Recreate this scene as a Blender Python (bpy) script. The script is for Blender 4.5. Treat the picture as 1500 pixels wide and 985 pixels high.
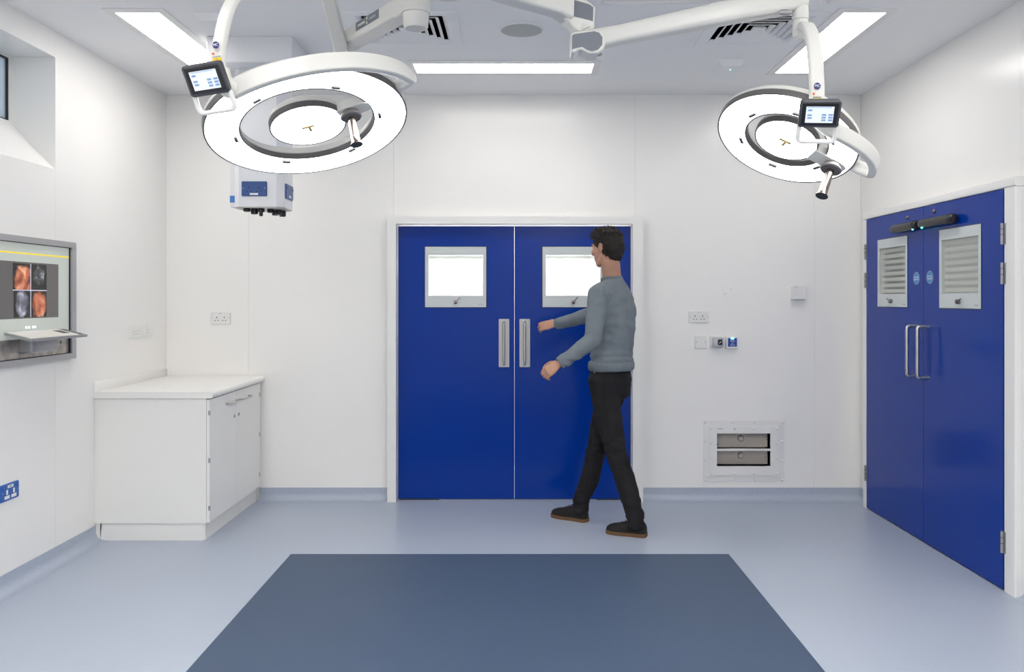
import bpy, bmesh, math, random
from mathutils import Vector, Matrix, noise
random.seed(7)
for o in list(bpy.data.objects): bpy.data.objects.remove(o)
S = bpy.context.scene
COL = S.collection
V = Vector
PI = math.pi

# ------------------------------------------------------------------ camera, world, exposure
FPX, CX, CY, EYE = 1220.0, 760.0, 437.0, 1.48      # focal length in pixels, vanishing point, eye height
cam = bpy.data.cameras.new('camera'); cam.sensor_width = 36; cam.lens = FPX/1500*36
cam.shift_x = -(CX-750)/1500; cam.shift_y = -(492.5-CY)/1500
cam.clip_start = .05; cam.clip_end = 100
co = bpy.data.objects.new('camera', cam); COL.objects.link(co)
co.location = (0, 0, EYE); co.rotation_euler = (PI/2, 0, 0)
S.camera = co
W = bpy.data.worlds.new('world'); S.world = W; W.use_nodes = True
W.node_tree.nodes['Background'].inputs[0].default_value = (.68, .74, .82, 1)
W.node_tree.nodes['Background'].inputs[1].default_value = .9
S.view_settings.view_transform = 'Standard'; S.view_settings.look = 'None'
S.view_settings.gamma = 1; S.view_settings.use_curve_mapping = False
S.view_settings.exposure = 0.82
PANEL_E, LAMP_E, CORR_E = 6.8, 6.5, 7.0          # radiance of the ceiling panels, surgical lamps, corridor lamp

# ------------------------------------------------------------------ materials
MATS = {}
def mat(name, col, rough=.5, metal=0., spec=.5, coat=0., emit=None, es=0., bump=0., bscale=60., alpha=None, trans=0., var=0., vscale=8.):
    if name in MATS: return MATS[name]
    m = bpy.data.materials.new(name); m.use_nodes = True; nt = m.node_tree; b = nt.nodes['Principled BSDF']
    b.inputs['Base Color'].default_value = (*col, 1); b.inputs['Roughness'].default_value = rough
    b.inputs['Metallic'].default_value = metal; b.inputs['Specular IOR Level'].default_value = spec
    b.inputs['Coat Weight'].default_value = coat
    if trans: b.inputs['Transmission Weight'].default_value = trans
    if emit: b.inputs['Emission Color'].default_value = (*emit, 1); b.inputs['Emission Strength'].default_value = es
    if bump or var:
        tc = nt.nodes.new('ShaderNodeTexCoord')
    if bump:
        n = nt.nodes.new('ShaderNodeTexNoise'); n.inputs['Scale'].default_value = bscale; n.inputs['Detail'].default_value = 4
        bp = nt.nodes.new('ShaderNodeBump'); bp.inputs['Strength'].default_value = bump; bp.inputs['Distance'].default_value = .01
        nt.links.new(tc.outputs['Object'], n.inputs['Vector']); nt.links.new(n.outputs['Fac'], bp.inputs['Height'])
        nt.links.new(bp.outputs['Normal'], b.inputs['Normal'])
    if var:
        n = nt.nodes.new('ShaderNodeTexNoise'); n.inputs['Scale'].default_value = vscale; n.inputs['Detail'].default_value = 5
        r = nt.nodes.new('ShaderNodeValToRGB')
        r.color_ramp.elements[0].position = .3; r.color_ramp.elements[1].position = .7
        r.color_ramp.elements[0].color = (*[c*(1-var) for c in col], 1); r.color_ramp.elements[1].color = (*[min(1, c*(1+var)) for c in col], 1)
        nt.links.new(tc.outputs['Object'], n.inputs['Vector']); nt.links.new(n.outputs['Fac'], r.inputs['Fac'])
        nt.links.new(r.outputs['Color'], b.inputs['Base Color'])
    MATS[name] = m; return m

def speckle(name, base, light, dark, rough, scale=330., wscale=1.2, bump=.05):
    m = bpy.data.materials.new(name); m.use_nodes = True; nt = m.node_tree; b = nt.nodes['Principled BSDF']
    tc = nt.nodes.new('ShaderNodeTexCoord'); geo = nt.nodes.new('ShaderNodeNewGeometry')
    n = nt.nodes.new('ShaderNodeTexNoise'); n.inputs['Scale'].default_value = scale; n.inputs['Detail'].default_value = 2
    r = nt.nodes.new('ShaderNodeValToRGB'); e = r.color_ramp.elements
    e[0].position = .3; e[0].color = (*dark, 1); e[1].position = .72; e[1].color = (*light, 1)
    k = e.new(.42); k.color = (*base, 1); k = e.new(.58); k.color = (*base, 1)
    n2 = nt.nodes.new('ShaderNodeTexNoise'); n2.inputs['Scale'].default_value = wscale; n2.inputs['Detail'].default_value = 4
    r2 = nt.nodes.new('ShaderNodeValToRGB'); r2.color_ramp.elements[0].color = (.93, .93, .94, 1); r2.color_ramp.elements[1].color = (1.04, 1.04, 1.03, 1)
    v = nt.nodes.new('ShaderNodeTexVoronoi'); v.inputs['Scale'].default_value = 5.5
    r3 = nt.nodes.new('ShaderNodeValToRGB'); r3.color_ramp.elements[0].position = .012; r3.color_ramp.elements[0].color = (.55, .55, .58, 1)
    r3.color_ramp.elements[1].position = .02; r3.color_ramp.elements[1].color = (1, 1, 1, 1)
    m1 = nt.nodes.new('ShaderNodeMixRGB'); m1.blend_type = 'MULTIPLY'; m1.inputs[0].default_value = 1
    m2 = nt.nodes.new('ShaderNodeMixRGB'); m2.blend_type = 'MULTIPLY'; m2.inputs[0].default_value = 1
    L = nt.links.new
    for q in (n, n2, v): L(geo.outputs['Position'], q.inputs['Vector'])
    L(n.outputs['Fac'], r.inputs['Fac']); L(n2.outputs['Fac'], r2.inputs['Fac']); L(v.outputs['Distance'], r3.inputs['Fac'])
    L(r.outputs['Color'], m1.inputs[1]); L(r2.outputs['Color'], m1.inputs[2]); L(m1.outputs[0], m2.inputs[1]); L(r3.outputs['Color'], m2.inputs[2])
    L(m2.outputs[0], b.inputs['Base Color'])
    b.inputs['Roughness'].default_value = rough
    bp = nt.nodes.new('ShaderNodeBump'); bp.inputs['Strength'].default_value = bump; bp.inputs['Distance'].default_value = .004
    L(n.outputs['Fac'], bp.inputs['Height']); L(bp.outputs['Normal'], b.inputs['Normal'])
    MATS[name] = m; return m

def see_through(name, col, clear, scatter):
    """pane or frosted bar: part clear, part light-scattering, a little gloss"""
    m = bpy.data.materials.new(name); m.use_nodes = True; nt = m.node_tree
    for n in list(nt.nodes): nt.nodes.remove(n)
    out = nt.nodes.new('ShaderNodeOutputMaterial'); L = nt.links.new
    t = nt.nodes.new('ShaderNodeBsdfTransparent'); t.inputs[0].default_value = (*col, 1)
    tl = nt.nodes.new('ShaderNodeBsdfTranslucent'); tl.inputs[0].default_value = (*col, 1)
    d = nt.nodes.new('ShaderNodeBsdfDiffuse'); d.inputs[0].default_value = (*col, 1)
    g = nt.nodes.new('ShaderNodeBsdfGlossy'); g.inputs['Roughness'].default_value = .08
    a = nt.nodes.new('ShaderNodeMixShader'); a.inputs[0].default_value = 1-scatter; L(tl.outputs[0], a.inputs[2]); L(d.outputs[0], a.inputs[1])
    c = nt.nodes.new('ShaderNodeMixShader'); c.inputs[0].default_value = clear; L(a.outputs[0], c.inputs[1]); L(t.outputs[0], c.inputs[2])
    f = nt.nodes.new('ShaderNodeMixShader'); f.inputs[0].default_value = .05; L(c.outputs[0], f.inputs[1]); L(g.outputs[0], f.inputs[2])
    L(f.outputs[0], out.inputs[0]); MATS[name] = m; return m

WALL = mat('white_wall_cladding', (.89, .882, .865), .22, spec=.45, bump=.015, bscale=3)
BACKING = mat('wall_backing', (.7, .7, .68), .6)
CEIL = mat('ceiling_paint', (.92, .92, .93), .7)
FLOORM = speckle('speckled_blue_vinyl', (.41, .465, .565), (.56, .61, .69), (.29, .34, .44), .36)
MATM = speckle('dark_blue_vinyl', (.050, .084, .150), (.066, .104, .176), (.038, .066, .125), .55, scale=260, wscale=2.5)
TRIM = mat('white_trim', (.83, .83, .82), .3)
BLUE = mat('blue_door_laminate', (.0006, .036, .30), .17, spec=.22, bump=.004, bscale=40)
GASKET = mat('dark_gasket', (.02, .022, .03), .5)
FROST = mat('pale_frosted_border', (.60, .65, .655), .3)
STEEL = mat('brushed_steel', (.55, .54, .52), .34, metal=1, bump=.02, bscale=200)
STEELD = mat('dull_grey_metal', (.36, .365, .38), .42, metal=.55)
PLATE = mat('satin_steel_plate', (.50, .49, .48), .45, metal=.85)
CHROME = mat('polished_chrome', (.24, .205, .19), .22, metal=1)
GLASS = see_through('clear_door_pane', (.94, .95, .94), .8, .3)
BARS = see_through('frosted_glass_bar', (.94, .95, .92), .12, .35)
WINP = see_through('obscured_window_pane', (.66, .72, .76), .35, .4)
BLACK = mat('black_plastic', (.012, .012, .014), .35)
DGREY = mat('dark_grey_plastic', (.055, .058, .07), .45)
MGREY = mat('mid_grey_cover', (.16, .18, .215), .5)
WPLAS = mat('white_plastic', (.80, .80, .79), .35)
WPAINT = mat('white_lamp_enamel', (.70, .70, .675), .3)
RIM = mat('dark_lamp_rim', (.11, .105, .11), .4)
LAMPF = mat('lamp_light_face', (.9, .9, .88), .4, emit=(1, .975, .93), es=LAMP_E)
PANELF = mat('panel_diffuser', (.9, .9, .9), .5, emit=(1, .965, .915), es=PANEL_E)
CORRF = mat('corridor_lamp', (.9, .9, .9), .5, emit=(1, .99, .96), es=CORR_E)
CORRF2 = mat('side_corridor_lamp', (.9, .9, .9), .5, emit=(1, .99, .95), es=CORR_E*.22)
LAM = mat('white_laminate', (.85, .845, .825), .32)
SKIN = mat('skin', (.52, .28, .19), .5, bump=.05, bscale=120, var=.08, vscale=25)
HAIRM = mat('dark_brown_hair', (.012, .008, .006), .7, bump=.4, bscale=140)
KNIT = mat('grey_blue_knit', (.185, .215, .245), .85, spec=.2, bump=.35, bscale=260, var=.08, vscale=14)
DENIM = mat('charcoal_denim', (.016, .0155, .018), .8, spec=.2, bump=.25, bscale=220, var=.25, vscale=10)
SUEDE = mat('black_suede', (.007, .006, .0055), .8, bump=.2, bscale=150)
SOLE = mat('brown_crepe_sole', (.13, .065, .025), .7, bump=.2, bscale=90)
SOCKB = mat('blue_socket_plastic', (.02, .075, .26), .32)
SHROUD = mat('pendant_enamel', (.80, .81, .84), .3)
YEL = mat('yellow_label', (.75, .52, .02), .5)
LOGO = mat('navy_logo_disc', (.02, .03, .17), .4)
REDD = mat('red_dot', (.7, .16, .1), .5)
PRINTW = mat('white_print', (.85, .86, .88), .5)
PRINTG = mat('grey_print', (.3, .32, .33), .6)
BROWNG = mat('brown_grey_vent_lining', (.46, .42, .375), .55)
LEDG = mat('green_led', (.1, .8, .4), .4, emit=(.1, 1, .45), es=4)
LEDC = mat('cyan_led', (.2, .9, .9), .4, emit=(.12, 1, .95), es=6)
LEDW = mat('white_led', (.6, .7, 1), .4, emit=(.6, .7, 1), es=2.5)
DARKV = mat('vent_void', (.015, .015, .017), .9)

# ------------------------------------------------------------------ geometry helpers
class B:
    def __init__(s, mx=None): s.bm = bmesh.new(); s.mx = mx or Matrix()
    def add(s, vs, fs):
        vv = [s.bm.verts.new(s.mx @ V(v)) for v in vs]
        for f in fs:
            try: s.bm.faces.new([vv[i] for i in f])
            except ValueError: pass
        return s
    def box(s, x0, x1, y0, y1, z0, z1, bev=0, seg=2, mx=None):
        t = bmesh.new(); bmesh.ops.create_cube(t, size=1)
        for v in t.verts: v.co = V(((x0+x1)/2+v.co.x*(x1-x0), (y0+y1)/2+v.co.y*(y1-y0), (z0+z1)/2+v.co.z*(z1-z0)))
        if bev: bmesh.ops.bevel(t, geom=t.edges[:], offset=bev, segments=seg, profile=.5, affect='EDGES')
        t.verts.index_update(); q = mx or Matrix()
        s.add([q @ v.co for v in t.verts], [[v.index for v in f.verts] for f in t.faces]); t.free(); return s
    def lathe(s, prof, o=(0, 0, 0), ax=(0, 0, 1), n=32, closed=False, cap=True):
        ax = V(ax).normalized(); o = V(o); u = ax.orthogonal().normalized(); w = ax.cross(u); vs = []; fs = []; k = len(prof)
        for i in range(n):
            a = 2*PI*i/n; d = math.cos(a)*u+math.sin(a)*w
            vs += [o+ax*h+d*r for r, h in prof]
        for i in range(n):
            j = (i+1) % n
            for q in range(k if closed else k-1):
                q2 = (q+1) % k; fs.append((i*k+q, j*k+q, j*k+q2, i*k+q2))
        if cap and not closed:
            fs.append([i*k for i in range(n)][::-1]); fs.append([i*k+k-1 for i in range(n)])
        return s.add(vs, fs)
    def cyl(s, a, b, r, r2=None, n=20):
        a, b = V(a), V(b); L = (b-a).length; return s.lathe([(r, 0), (r if r2 is None else r2, L)], a, b-a, n)
    def tube(s, path, r, n=12):
        rr = r if isinstance(r, (list, tuple)) else [r]*len(path)
        prof = lambda i: [(math.cos(2*PI*k/n)*rr[i], math.sin(2*PI*k/n)*rr[i]) for k in range(n)]
        return s.sweep(path, prof)
    def sweep(s, path, prof, up=None, closed=False):
        P = [V(p) for p in path]; N = len(P); vs = []; fs = []
        pf = prof if callable(prof) else (lambda i: prof); prev = None
        for i, p in enumerate(P):
            if closed: t = (P[(i+1) % N]-P[i-1]).normalized()
            else: t = (P[min(i+1, N-1)]-P[max(i-1, 0)]).normalized()
            if up is not None:
                uu = V(up(i) if callable(up) else up); a = uu-t*uu.dot(t); a.normalize()
            elif prev is None: a = t.orthogonal().normalized()
            else: a = (prev-t*prev.dot(t)).normalized()
            prev = a; b = t.cross(a); q = pf(i)
            vs += [p+b*x+a*y for x, y in q]
        k = len(pf(0))
        for i in range(N if closed else N-1):
            j = (i+1) % N
            for m in range(k): fs.append((i*k+m, i*k+(m+1) % k, j*k+(m+1) % k, j*k+m))
        if not closed: fs += [list(range(k))[::-1], [(N-1)*k+m for m in range(k)]]
        return s.add(vs, fs)
    def prism(s, pts, d):
        n = len(pts); d = V(d); vs = [V(p) for p in pts]+[V(p)+d for p in pts]
        return s.add(vs, [list(range(n))[::-1], list(range(n, 2*n))]+[(i, (i+1) % n, n+(i+1) % n, n+i) for i in range(n)])
    def ball(s, c, r, sc=None, sub=2, rot=None):
        t = bmesh.new(); bmesh.ops.create_icosphere(t, subdivisions=sub, radius=1)
        sc = sc or (1, 1, 1); t.verts.index_update(); rot = rot or Matrix()
        s.add([V(c)+rot @ V((v.co.x*r*sc[0], v.co.y*r*sc[1], v.co.z*r*sc[2])) for v in t.verts], [[v.index for v in f.verts] for f in t.faces]); t.free(); return s
    def slab(s, u0, u1, v0, v1, w0, w1, holes=(), ax='y'):
        us = sorted({u0, u1, *[h[0] for h in holes], *[h[1] for h in holes]}); us = [u for u in us if u0 <= u <= u1]
        vs = sorted({v0, v1, *[h[2] for h in holes], *[h[3] for h in holes]}); vs = [v for v in vs if v0 <= v <= v1]
        mp = {'y': lambda u, v, w: (u, w, v), 'x': lambda u, v, w: (w, u, v), 'z': lambda u, v, w: (u, v, w)}[ax]
        solid = {}
        for i in range(len(us)-1):
            for j in range(len(vs)-1):
                c = ((us[i]+us[i+1])/2, (vs[j]+vs[j+1])/2)
                solid[i, j] = not any(h[0] < c[0] < h[1] and h[2] < c[1] < h[3] for h in holes)
        for (i, j), ok in solid.items():
            if not ok: continue
            a, b, c, d = us[i], us[i+1], vs[j], vs[j+1]
            for w in (w0, w1): s.add([mp(a, c, w), mp(b, c, w), mp(b, d, w), mp(a, d, w)], [(0, 1, 2, 3)])
            for di, dj, e in ((-1, 0, ((a, c), (a, d))), (1, 0, ((b, c), (b, d))), (0, -1, ((a, c), (b, c))), (0, 1, ((a, d), (b, d)))):
                if not solid.get((i+di, j+dj), False):
                    s.add([mp(*e[0], w0), mp(*e[1], w0), mp(*e[1], w1), mp(*e[0], w1)], [(0, 1, 2, 3)])
        bmesh.ops.remove_doubles(s.bm, verts=s.bm.verts[:], dist=1e-5); return s

def spline(pts, n=8):
    P = [V(p) for p in pts]; out = []
    for i in range(len(P)-1):
        a = P[max(i-1, 0)]; b = P[i]; c = P[i+1]; d = P[min(i+2, len(P)-1)]
        for k in range(n):
            t = k/n; out.append(.5*((2*b)+(c-a)*t+(2*a-5*b+4*c-d)*t*t+(3*b-a-3*c+d)*t**3))
    return out+[P[-1]]
def rrect(w, h, r, n=4):
    out = []
    for cx, cy, a0 in ((w/2-r, h/2-r, 0), (-w/2+r, h/2-r, PI/2), (-w/2+r, -h/2+r, PI), (w/2-r, -h/2+r, 1.5*PI)):
        out += [(cx+r*math.cos(a0+PI/2*k/n), cy+r*math.sin(a0+PI/2*k/n)) for k in range(n+1)]
    return out
def frame3(origin, ex, ey, ez):
    m = Matrix.Identity(4)
    for i, e in enumerate((ex, ey, ez)):
        for j in range(3): m[j][i] = e[j]
    for j in range(3): m[j][3] = origin[j]
    return m

WL = {}
def tag(o, label=None, cat=None, group=None, kind=None):
    if label: o['label'] = label
    if cat: o['category'] = cat
    if group: o['group'] = group
    if kind: o['kind'] = kind
    return o
def thing(name, loc, label, cat, group=None, kind=None):
    o = bpy.data.objects.new(name, None); COL.objects.link(o); o.location = loc; o.empty_display_size = .1
    WL[o.name] = V(loc); return tag(o, label, cat, group, kind)
def link_mesh(name, me, m, parent, label, cat, group, kind, smooth):
    xs = [v.co for v in me.vertices]
    lo = V([min(c[i] for c in xs) for i in range(3)]); hi = V([max(c[i] for c in xs) for i in range(3)])
    org = V(((lo.x+hi.x)/2, (lo.y+hi.y)/2, lo.z)); me.transform(Matrix.Translation(-org))
    if smooth:
        me.polygons.foreach_set('use_smooth', [True]*len(me.polygons))
        if smooth < 180: me.set_sharp_from_angle(angle=math.radians(smooth))
    me.materials.append(m)
    o = bpy.data.objects.new(name, me); COL.objects.link(o); WL[o.name] = org
    if parent: o.parent = parent; o.location = org-WL[parent.name]
    else: o.location = org
    return tag(o, label, cat, group, kind)
def obj(name, b, m, parent=None, label=None, cat=None, group=None, kind=None, smooth=35):
    bmesh.ops.recalc_face_normals(b.bm, faces=b.bm.faces[:])
    me = bpy.data.meshes.new(name); b.bm.to_mesh(me); b.bm.free()
    return link_mesh(name, me, m, parent, label, cat, group, kind, smooth)
def clone(o, loc, parent):
    c = o.copy(); COL.objects.link(c); c.parent = parent; WL[c.name] = V(loc)
    c.location = V(loc)-(WL[parent.name] if parent else V()); return c
def text(s, size, c, right, up, m, parent, name='lettering', depth=.0006, sx=1.):
    cu = bpy.data.curves.new(name, 'FONT'); cu.body = s; cu.size = size; cu.align_x = 'CENTER'; cu.align_y = 'CENTER'; cu.extrude = depth/2; cu.resolution_u = 3
    cu.space_line = .95
    t = bpy.data.objects.new(name+'_source', cu); COL.objects.link(t); dg = bpy.context.evaluated_depsgraph_get()
    me = bpy.data.meshes.new_from_object(t.evaluated_get(dg)); bpy.data.objects.remove(t); me.materials.clear()
    r = V(right).normalized(); u = V(up).normalized(); me.transform(Matrix.Diagonal((sx, 1, 1, 1)))
    me.transform(frame3(c, r, u, r.cross(u)))
    return link_mesh(name, me, m, parent, None, None, None, None, 0)
def back(px, py, Y): return (px-CX)/FPX*Y, EYE-(py-CY)/FPX*Y
def pix(px, py, Y): return V(((px-CX)/FPX*Y, Y, EYE-(py-CY)/FPX*Y))
def side(px, py, X): Y = X*FPX/(px-CX); return Y, EYE-(py-CY)/FPX*Y
# wall frames: local x = to the right when facing the wall, y = into the wall, z = up
def FR(kind, d):
    if kind == 'back': return Matrix.Translation((0, d, 0))
    if kind == 'right': return Matrix.Translation((d, 0, 0)) @ Matrix.Rotation(-PI/2, 4, 'Z')
    return Matrix.Translation((d, 0, 0)) @ Matrix.Rotation(PI/2, 4, 'Z')

# ------------------------------------------------------------------ room shell
XL, XR, YB, YF, ZC = -2.585, 2.505, 6.10, -3.0, 2.97
DB0, DB1, DBT = -.891, .827, 2.02            # back door opening
VENT = (back(1049.6, 0, YB)[0], back(1128, 0, YB)[0], back(0, 683, YB)[1], back(0, 635, YB)[1])
st = dict(kind='structure')
obj('floor', B().slab(XL-.3, XR+1.5, YF-.2, YB+2.0, -.12, 0, ax='z'), FLOORM, label='pale blue speckled vinyl floor with a slight sheen', cat='floor', **st)
DIFF = [(-.92, -.33, 4.32, 4.91), (1.03, 1.62, 4.32, 4.91), (1.03, 1.62, 3.68, 4.27)]
ceil_holes = [(a+.06, b-.06, c+.06, d-.06) for a, b, c, d in DIFF]
obj('ceiling', B().slab(XL-.3, XR+.2, YF-.2, YB+.2, ZC, ZC+.3, ceil_holes, ax='z'), CEIL, label='plain pale grey painted ceiling above the theatre', cat='ceiling', **st)
wb = obj('wall_back', B().slab(XL-.3, XR+.2, 0, ZC, YB+.006, YB+.2, [(DB0-.02, DB1+.02, -1, DBT+.02), VENT]), BACKING, label='white clad end wall around the blue double doors', cat='wall', **st)
G = .0005
def panel(parent, wallkind, u0, u1, v0, v1, d, holes=()):
    b = B(FR(wallkind, d)); b.slab(u0+G, u1-G, v0, v1, 0, .0065, holes)
    return obj('cladding_panel', b, WALL, parent)
for u0, u1, v0, hs in ((XL, -1.98, 0, ()), (-1.98, DB0-.025, 0, ()), (DB0-.025, DB1+.025, DBT+.01, ()), (DB1+.025, 2.165, 0, (VENT,)), (2.165, XR, 0, ())):
    panel(wb, 'back', u0, u1, v0, ZC, YB, hs)
WN = (3.15, 4.645, 2.20, 2.824)              # window opening in the left wall
wl = obj('wall_left', B().slab(YF-.2, YB+.2, 0, ZC, XL-.26, XL-.006, [WN], ax='x'), WALL, label='white clad side wall with the recessed window and display', cat='wall', **st)
for u0, u1, hs in ((YF, .9, ()), (.9, 2.8, ()), (2.8, 4.645, (WN,)), (4.645, YB, ())):
    panel(wl, 'left', u0, u1, 0, ZC, XL, hs)
RDX = 2.447                                  # front plane of the right doors and their frame
RD0, RD1, RDT = 4.205, 5.865, 2.033
wr = obj('wall_right', B().slab(YF-.2, YB+.2, 0, ZC, XR+.006, XR+.2, [(RD0, RD1, -1, RDT)], ax='x'), BACKING, label='white clad side wall around the hinged blue doors', cat='wall', **st)
for u0, u1, v0 in ((YF, 1.0, 0), (1.0, 2.9, 0), (2.9, RD0-.04, 0), (RD0-.04, RD1+.03, RDT+.03), (RD1+.03, YB, 0)):
    panel(wr, 'right', -u1, -u0, v0, ZC, XR)
obj('wall_front', B().slab(XL-.3, XR+.2, 0, ZC, YF-.2, YF), WALL, label='plain white wall behind the camera', cat='wall', **st)

# coved skirting, one run per free stretch of wall
def cove(name, kind, d, u0, u1, label):
    prof = [(0, .092)]+[(.004, .092), (.005, .052)]+[(.005+.05-.05*math.cos(a), .052-.05*math.sin(a)) for a in [PI/2*k/8 for k in range(1, 9)]]+[(.075, .0012), (.075, 0), (0, 0)]
    b = B(FR(kind, d)); b.prism([(u0, -x, z) for x, z in prof], (u1-u0, 0, 0))
    return obj(name, b, FLOORM, label=label, cat='skirting', smooth=50, kind='structure')
cove('baseboard_left', 'left', XL, YF, 5.07+.02, 'blue coved skirting along the left wall up to the cabinet')
cove('baseboard_back_left', 'back', YB, -1.90, DB0-.065, 'blue coved skirting between the white cabinet and the closed double doors')
cove('baseboard_back_right', 'back', YB, DB1+.074, XR, 'blue coved skirting under the pressure vent')
cove('baseboard_right_far', 'right', XR, -YB, -(RD1+.055), 'short blue coved skirting in the corner left of the side doors')
cove('baseboard_right', 'right', XR, -(RD0-.099), -YF, 'blue coved skirting right of the side doors')
cove('baseboard_front', 'back', YF, XL, XR, 'blue coved skirting on the wall behind the camera').scale.y = -1

# dark mat
obj('floor_mat', B().box(-1.315, 1.21, .05, 4.80, .0, .005, .0015, 1), MATM, label='large dark slate-blue vinyl rectangle laid on the pale floor', cat='mat')

# corridors behind the two pairs of doors (seen through the vision panels)
cw = mat('corridor_paint', (.8, .8, .78), .6)
obj('wall_corridor_back', B().slab(-1.75, 1.75, 0, 2.6, 7.7, 7.8).slab(6.32, 7.7, 0, 2.6, -1.75, -1.65, ax='x').slab(6.32, 7.7, 0, 2.6, 1.65, 1.75, ax='x').slab(-1.75, 1.75, 6.32, 7.8, 2.6, 2.7, ax='z'), cw,
    label='white corridor beyond the closed double doors', cat='wall', **st)
cl = thing('corridor_light', (0, 6.95, 2.585), 'bright ceiling panel in the corridor beyond the double doors', 'light')
obj('diffuser', B().box(-1.3, 1.3, 6.6, 7.3, 2.588, 2.596), CORRF, cl); obj('frame', B().slab(-1.33, 1.33, 6.57, 7.33, 2.585, 2.6, [(-1.3, 1.3, 6.6, 7.3)], ax='z'), TRIM, cl)
obj('wall_corridor_right', B().slab(3.9, 6.3, 0, 2.6, 3.9, 4.0, ax='x').slab(XR+.21, 4.0, 0, 2.6, 3.8, 3.9).slab(XR+.21, 4.0, 0, 2.6, 6.3, 6.31).slab(XR+.21, 4.0, 3.8, 6.31, 2.6, 2.7, ax='z'), cw,
    label='pale lobby beyond the hinged side doors', cat='wall', **st)
cl = thing('lobby_light', (3.3, 5.0, 2.585), 'ceiling panel in the lobby beyond the side doors', 'light')
obj('diffuser', B().box(3.0, 3.6, 4.4, 5.6, 2.588, 2.596), CORRF2, cl); obj('frame', B().slab(2.97, 3.63, 4.37, 5.63, 2.585, 2.6, [(3.0, 3.6, 4.4, 5.6)], ax='z'), TRIM, cl)

# ------------------------------------------------------------------ doors
def vision_panel(leaf, mx, x0, x1, z0, z1, y, lever_ang, side_sign=1):
    """square vision panel: gasket, pale glazed border, clear pane, frosted bars, knob with lever"""
    ix0, ix1, iz0, iz1 = x0+.028, x1-.028, z0+.088, z1-.063
    p = obj('vision_panel', B(mx).slab(x0+.004, x1-.004, z0+.004, z1-.004, y-.003, y+.006, [(ix0, ix1, iz0, iz1)]), FROST, leaf, label='pale glazed border of the vision panel')
    obj('gasket', B(mx).slab(x0, x1, z0, z1, y-.002, y+.01, [(x0+.004, x1-.004, z0+.004, z1-.004)]), GASKET, p)
    obj('pane', B(mx).box(ix0, ix1, y+.002, y+.006, iz0, iz1), GLASS, p)
    n = 8; h = (iz1-iz0)/n; src = None
    for k in range(n):
        zc = iz0+(k+.5)*h
        if src is None:
            src = obj('frosted_bar', B(mx).box(ix0+.004, ix1-.004, y+.016, y+.018, zc-h*.29, zc+h*.29), BARS, p)
        else:
            clone(src, V((WL[src.name].x, WL[src.name].y, WL[src.name].z+k*h)), p)
    obj('inner_reveal', B(mx).slab(ix0-.004, ix1+.004, iz0-.004, iz1+.004, y+.007, y+.04, [(ix0, ix1, iz0, iz1)]), TRIM, p)
    kx, kz = (x0+x1)/2, z0+.041
    k = obj('knob', B(mx).lathe([(.014, 0), (.014, .006), (.013, .018), (.008, .02)], (kx, y-.003, kz), (0, -1, 0), 20), CHROME, p)
    a = math.radians(lever_ang); d = V((math.cos(a), 0, math.sin(a)))
    c = V((kx, y-.018, kz)); obj('lever', B(mx).tube([c, c+d*.025, c+d*.05], [.004, .0034, .003], 8), CHROME, p)
    tx = mx.to_3x3()
    text('Vistamatic', .0105, mx @ V((x1-.045, y-.0033, z0+.022)), tx @ V((1, 0, 0)), (0, 0, 1), PRINTG, p)
    return (ix0, ix1, iz0, iz1)

def leaf_body(leaf, mx, x0, x1, z0, z1, y, vp):
    ix0, ix1, iz0, iz1 = vp[0]+.028, vp[1]-.028, vp[2]+.088, vp[3]-.063
    obj('leaf', B(mx).slab(x0, x1, z0, z1, y, y+.044, [(ix0-.004, ix1+.004, iz0-.004, iz1+.004)]), BLUE, leaf)

MB_ = FR('back', 0); YD = 6.11
mid = back(753.5, 0, YD)[0]
for k, (x0, x1, vx0, vx1, lab) in enumerate((
        (DB0+.006, mid-.001, back(622, 0, YD)[0], back(713, 0, YD)[0], 'left leaf of the closed blue double doors, pull handle on a steel plate'),
        (mid+.001, DB1-.006, back(794, 0, YD)[0], back(885, 0, YD)[0], 'right leaf of the closed blue double doors, behind the walking person'))):
    d = thing('door_%d' % (k+1), ((x0+x1)/2, YD+.02, 0), lab, 'door', kind='structure')
    vp = (vx0, vx1, back(0, 451, YD)[1], back(0, 361, YD)[1])
    leaf_body(d, MB_, x0, x1, .006, DBT-.012, YD, vp)
    vision_panel(d, MB_, *vp, YD, 48)
    pcx = back(738.3 if k == 0 else 768.7, 0, YD)[0]; z0, z1 = back(0, 538, YD)[1], back(0, 467.5, YD)[1]
    b = B(); b.sweep([(pcx, YD, (z0+z1)/2), (pcx, YD-.003, (z0+z1)/2)], rrect(.077, z1-z0, .006), up=(0, 0, 1))
    pl = obj('handle_plate', b, PLATE, d, label='satin steel backplate')
    zz0, zz1 = z0+.022, z1-.022
    path = spline([(pcx, YD-.002, zz0), (pcx, YD-.03, zz0), (pcx, YD-.043, zz0+.006), (pcx, YD-.05, zz0+.02), (pcx, YD-.05, (zz0+zz1)/2), (pcx, YD-.05, zz1-.02), (pcx, YD-.043, zz1-.006), (pcx, YD-.03, zz1), (pcx, YD-.002, zz1)], 5)
    obj('pull_handle', B().tube(path, .0085, 12), STEEL, pl)
    src = None
    for sx in (-1, 1):
        for zf in (z0+.012, (z0+z1)/2, z1-.012):
            q = (pcx+sx*.028, YD-.0035, zf)
            if src is None: src = obj('screw', B().cyl(V(q)+V((0, .001, 0)), V(q)-V((0, .0005, 0)), .003, n=10), STEELD, pl)
            else: clone(src, (q[0], WL[src.name].y, q[2]-.003), pl)
    px0, px1 = (x0+.01, x0+.30) if k == 0 else (x1-.25, x1-.01)
    obj('floor_pivot', B().box(px0, px1, YD-.006, YD+.02, .0, .009), GASKET, d)
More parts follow.
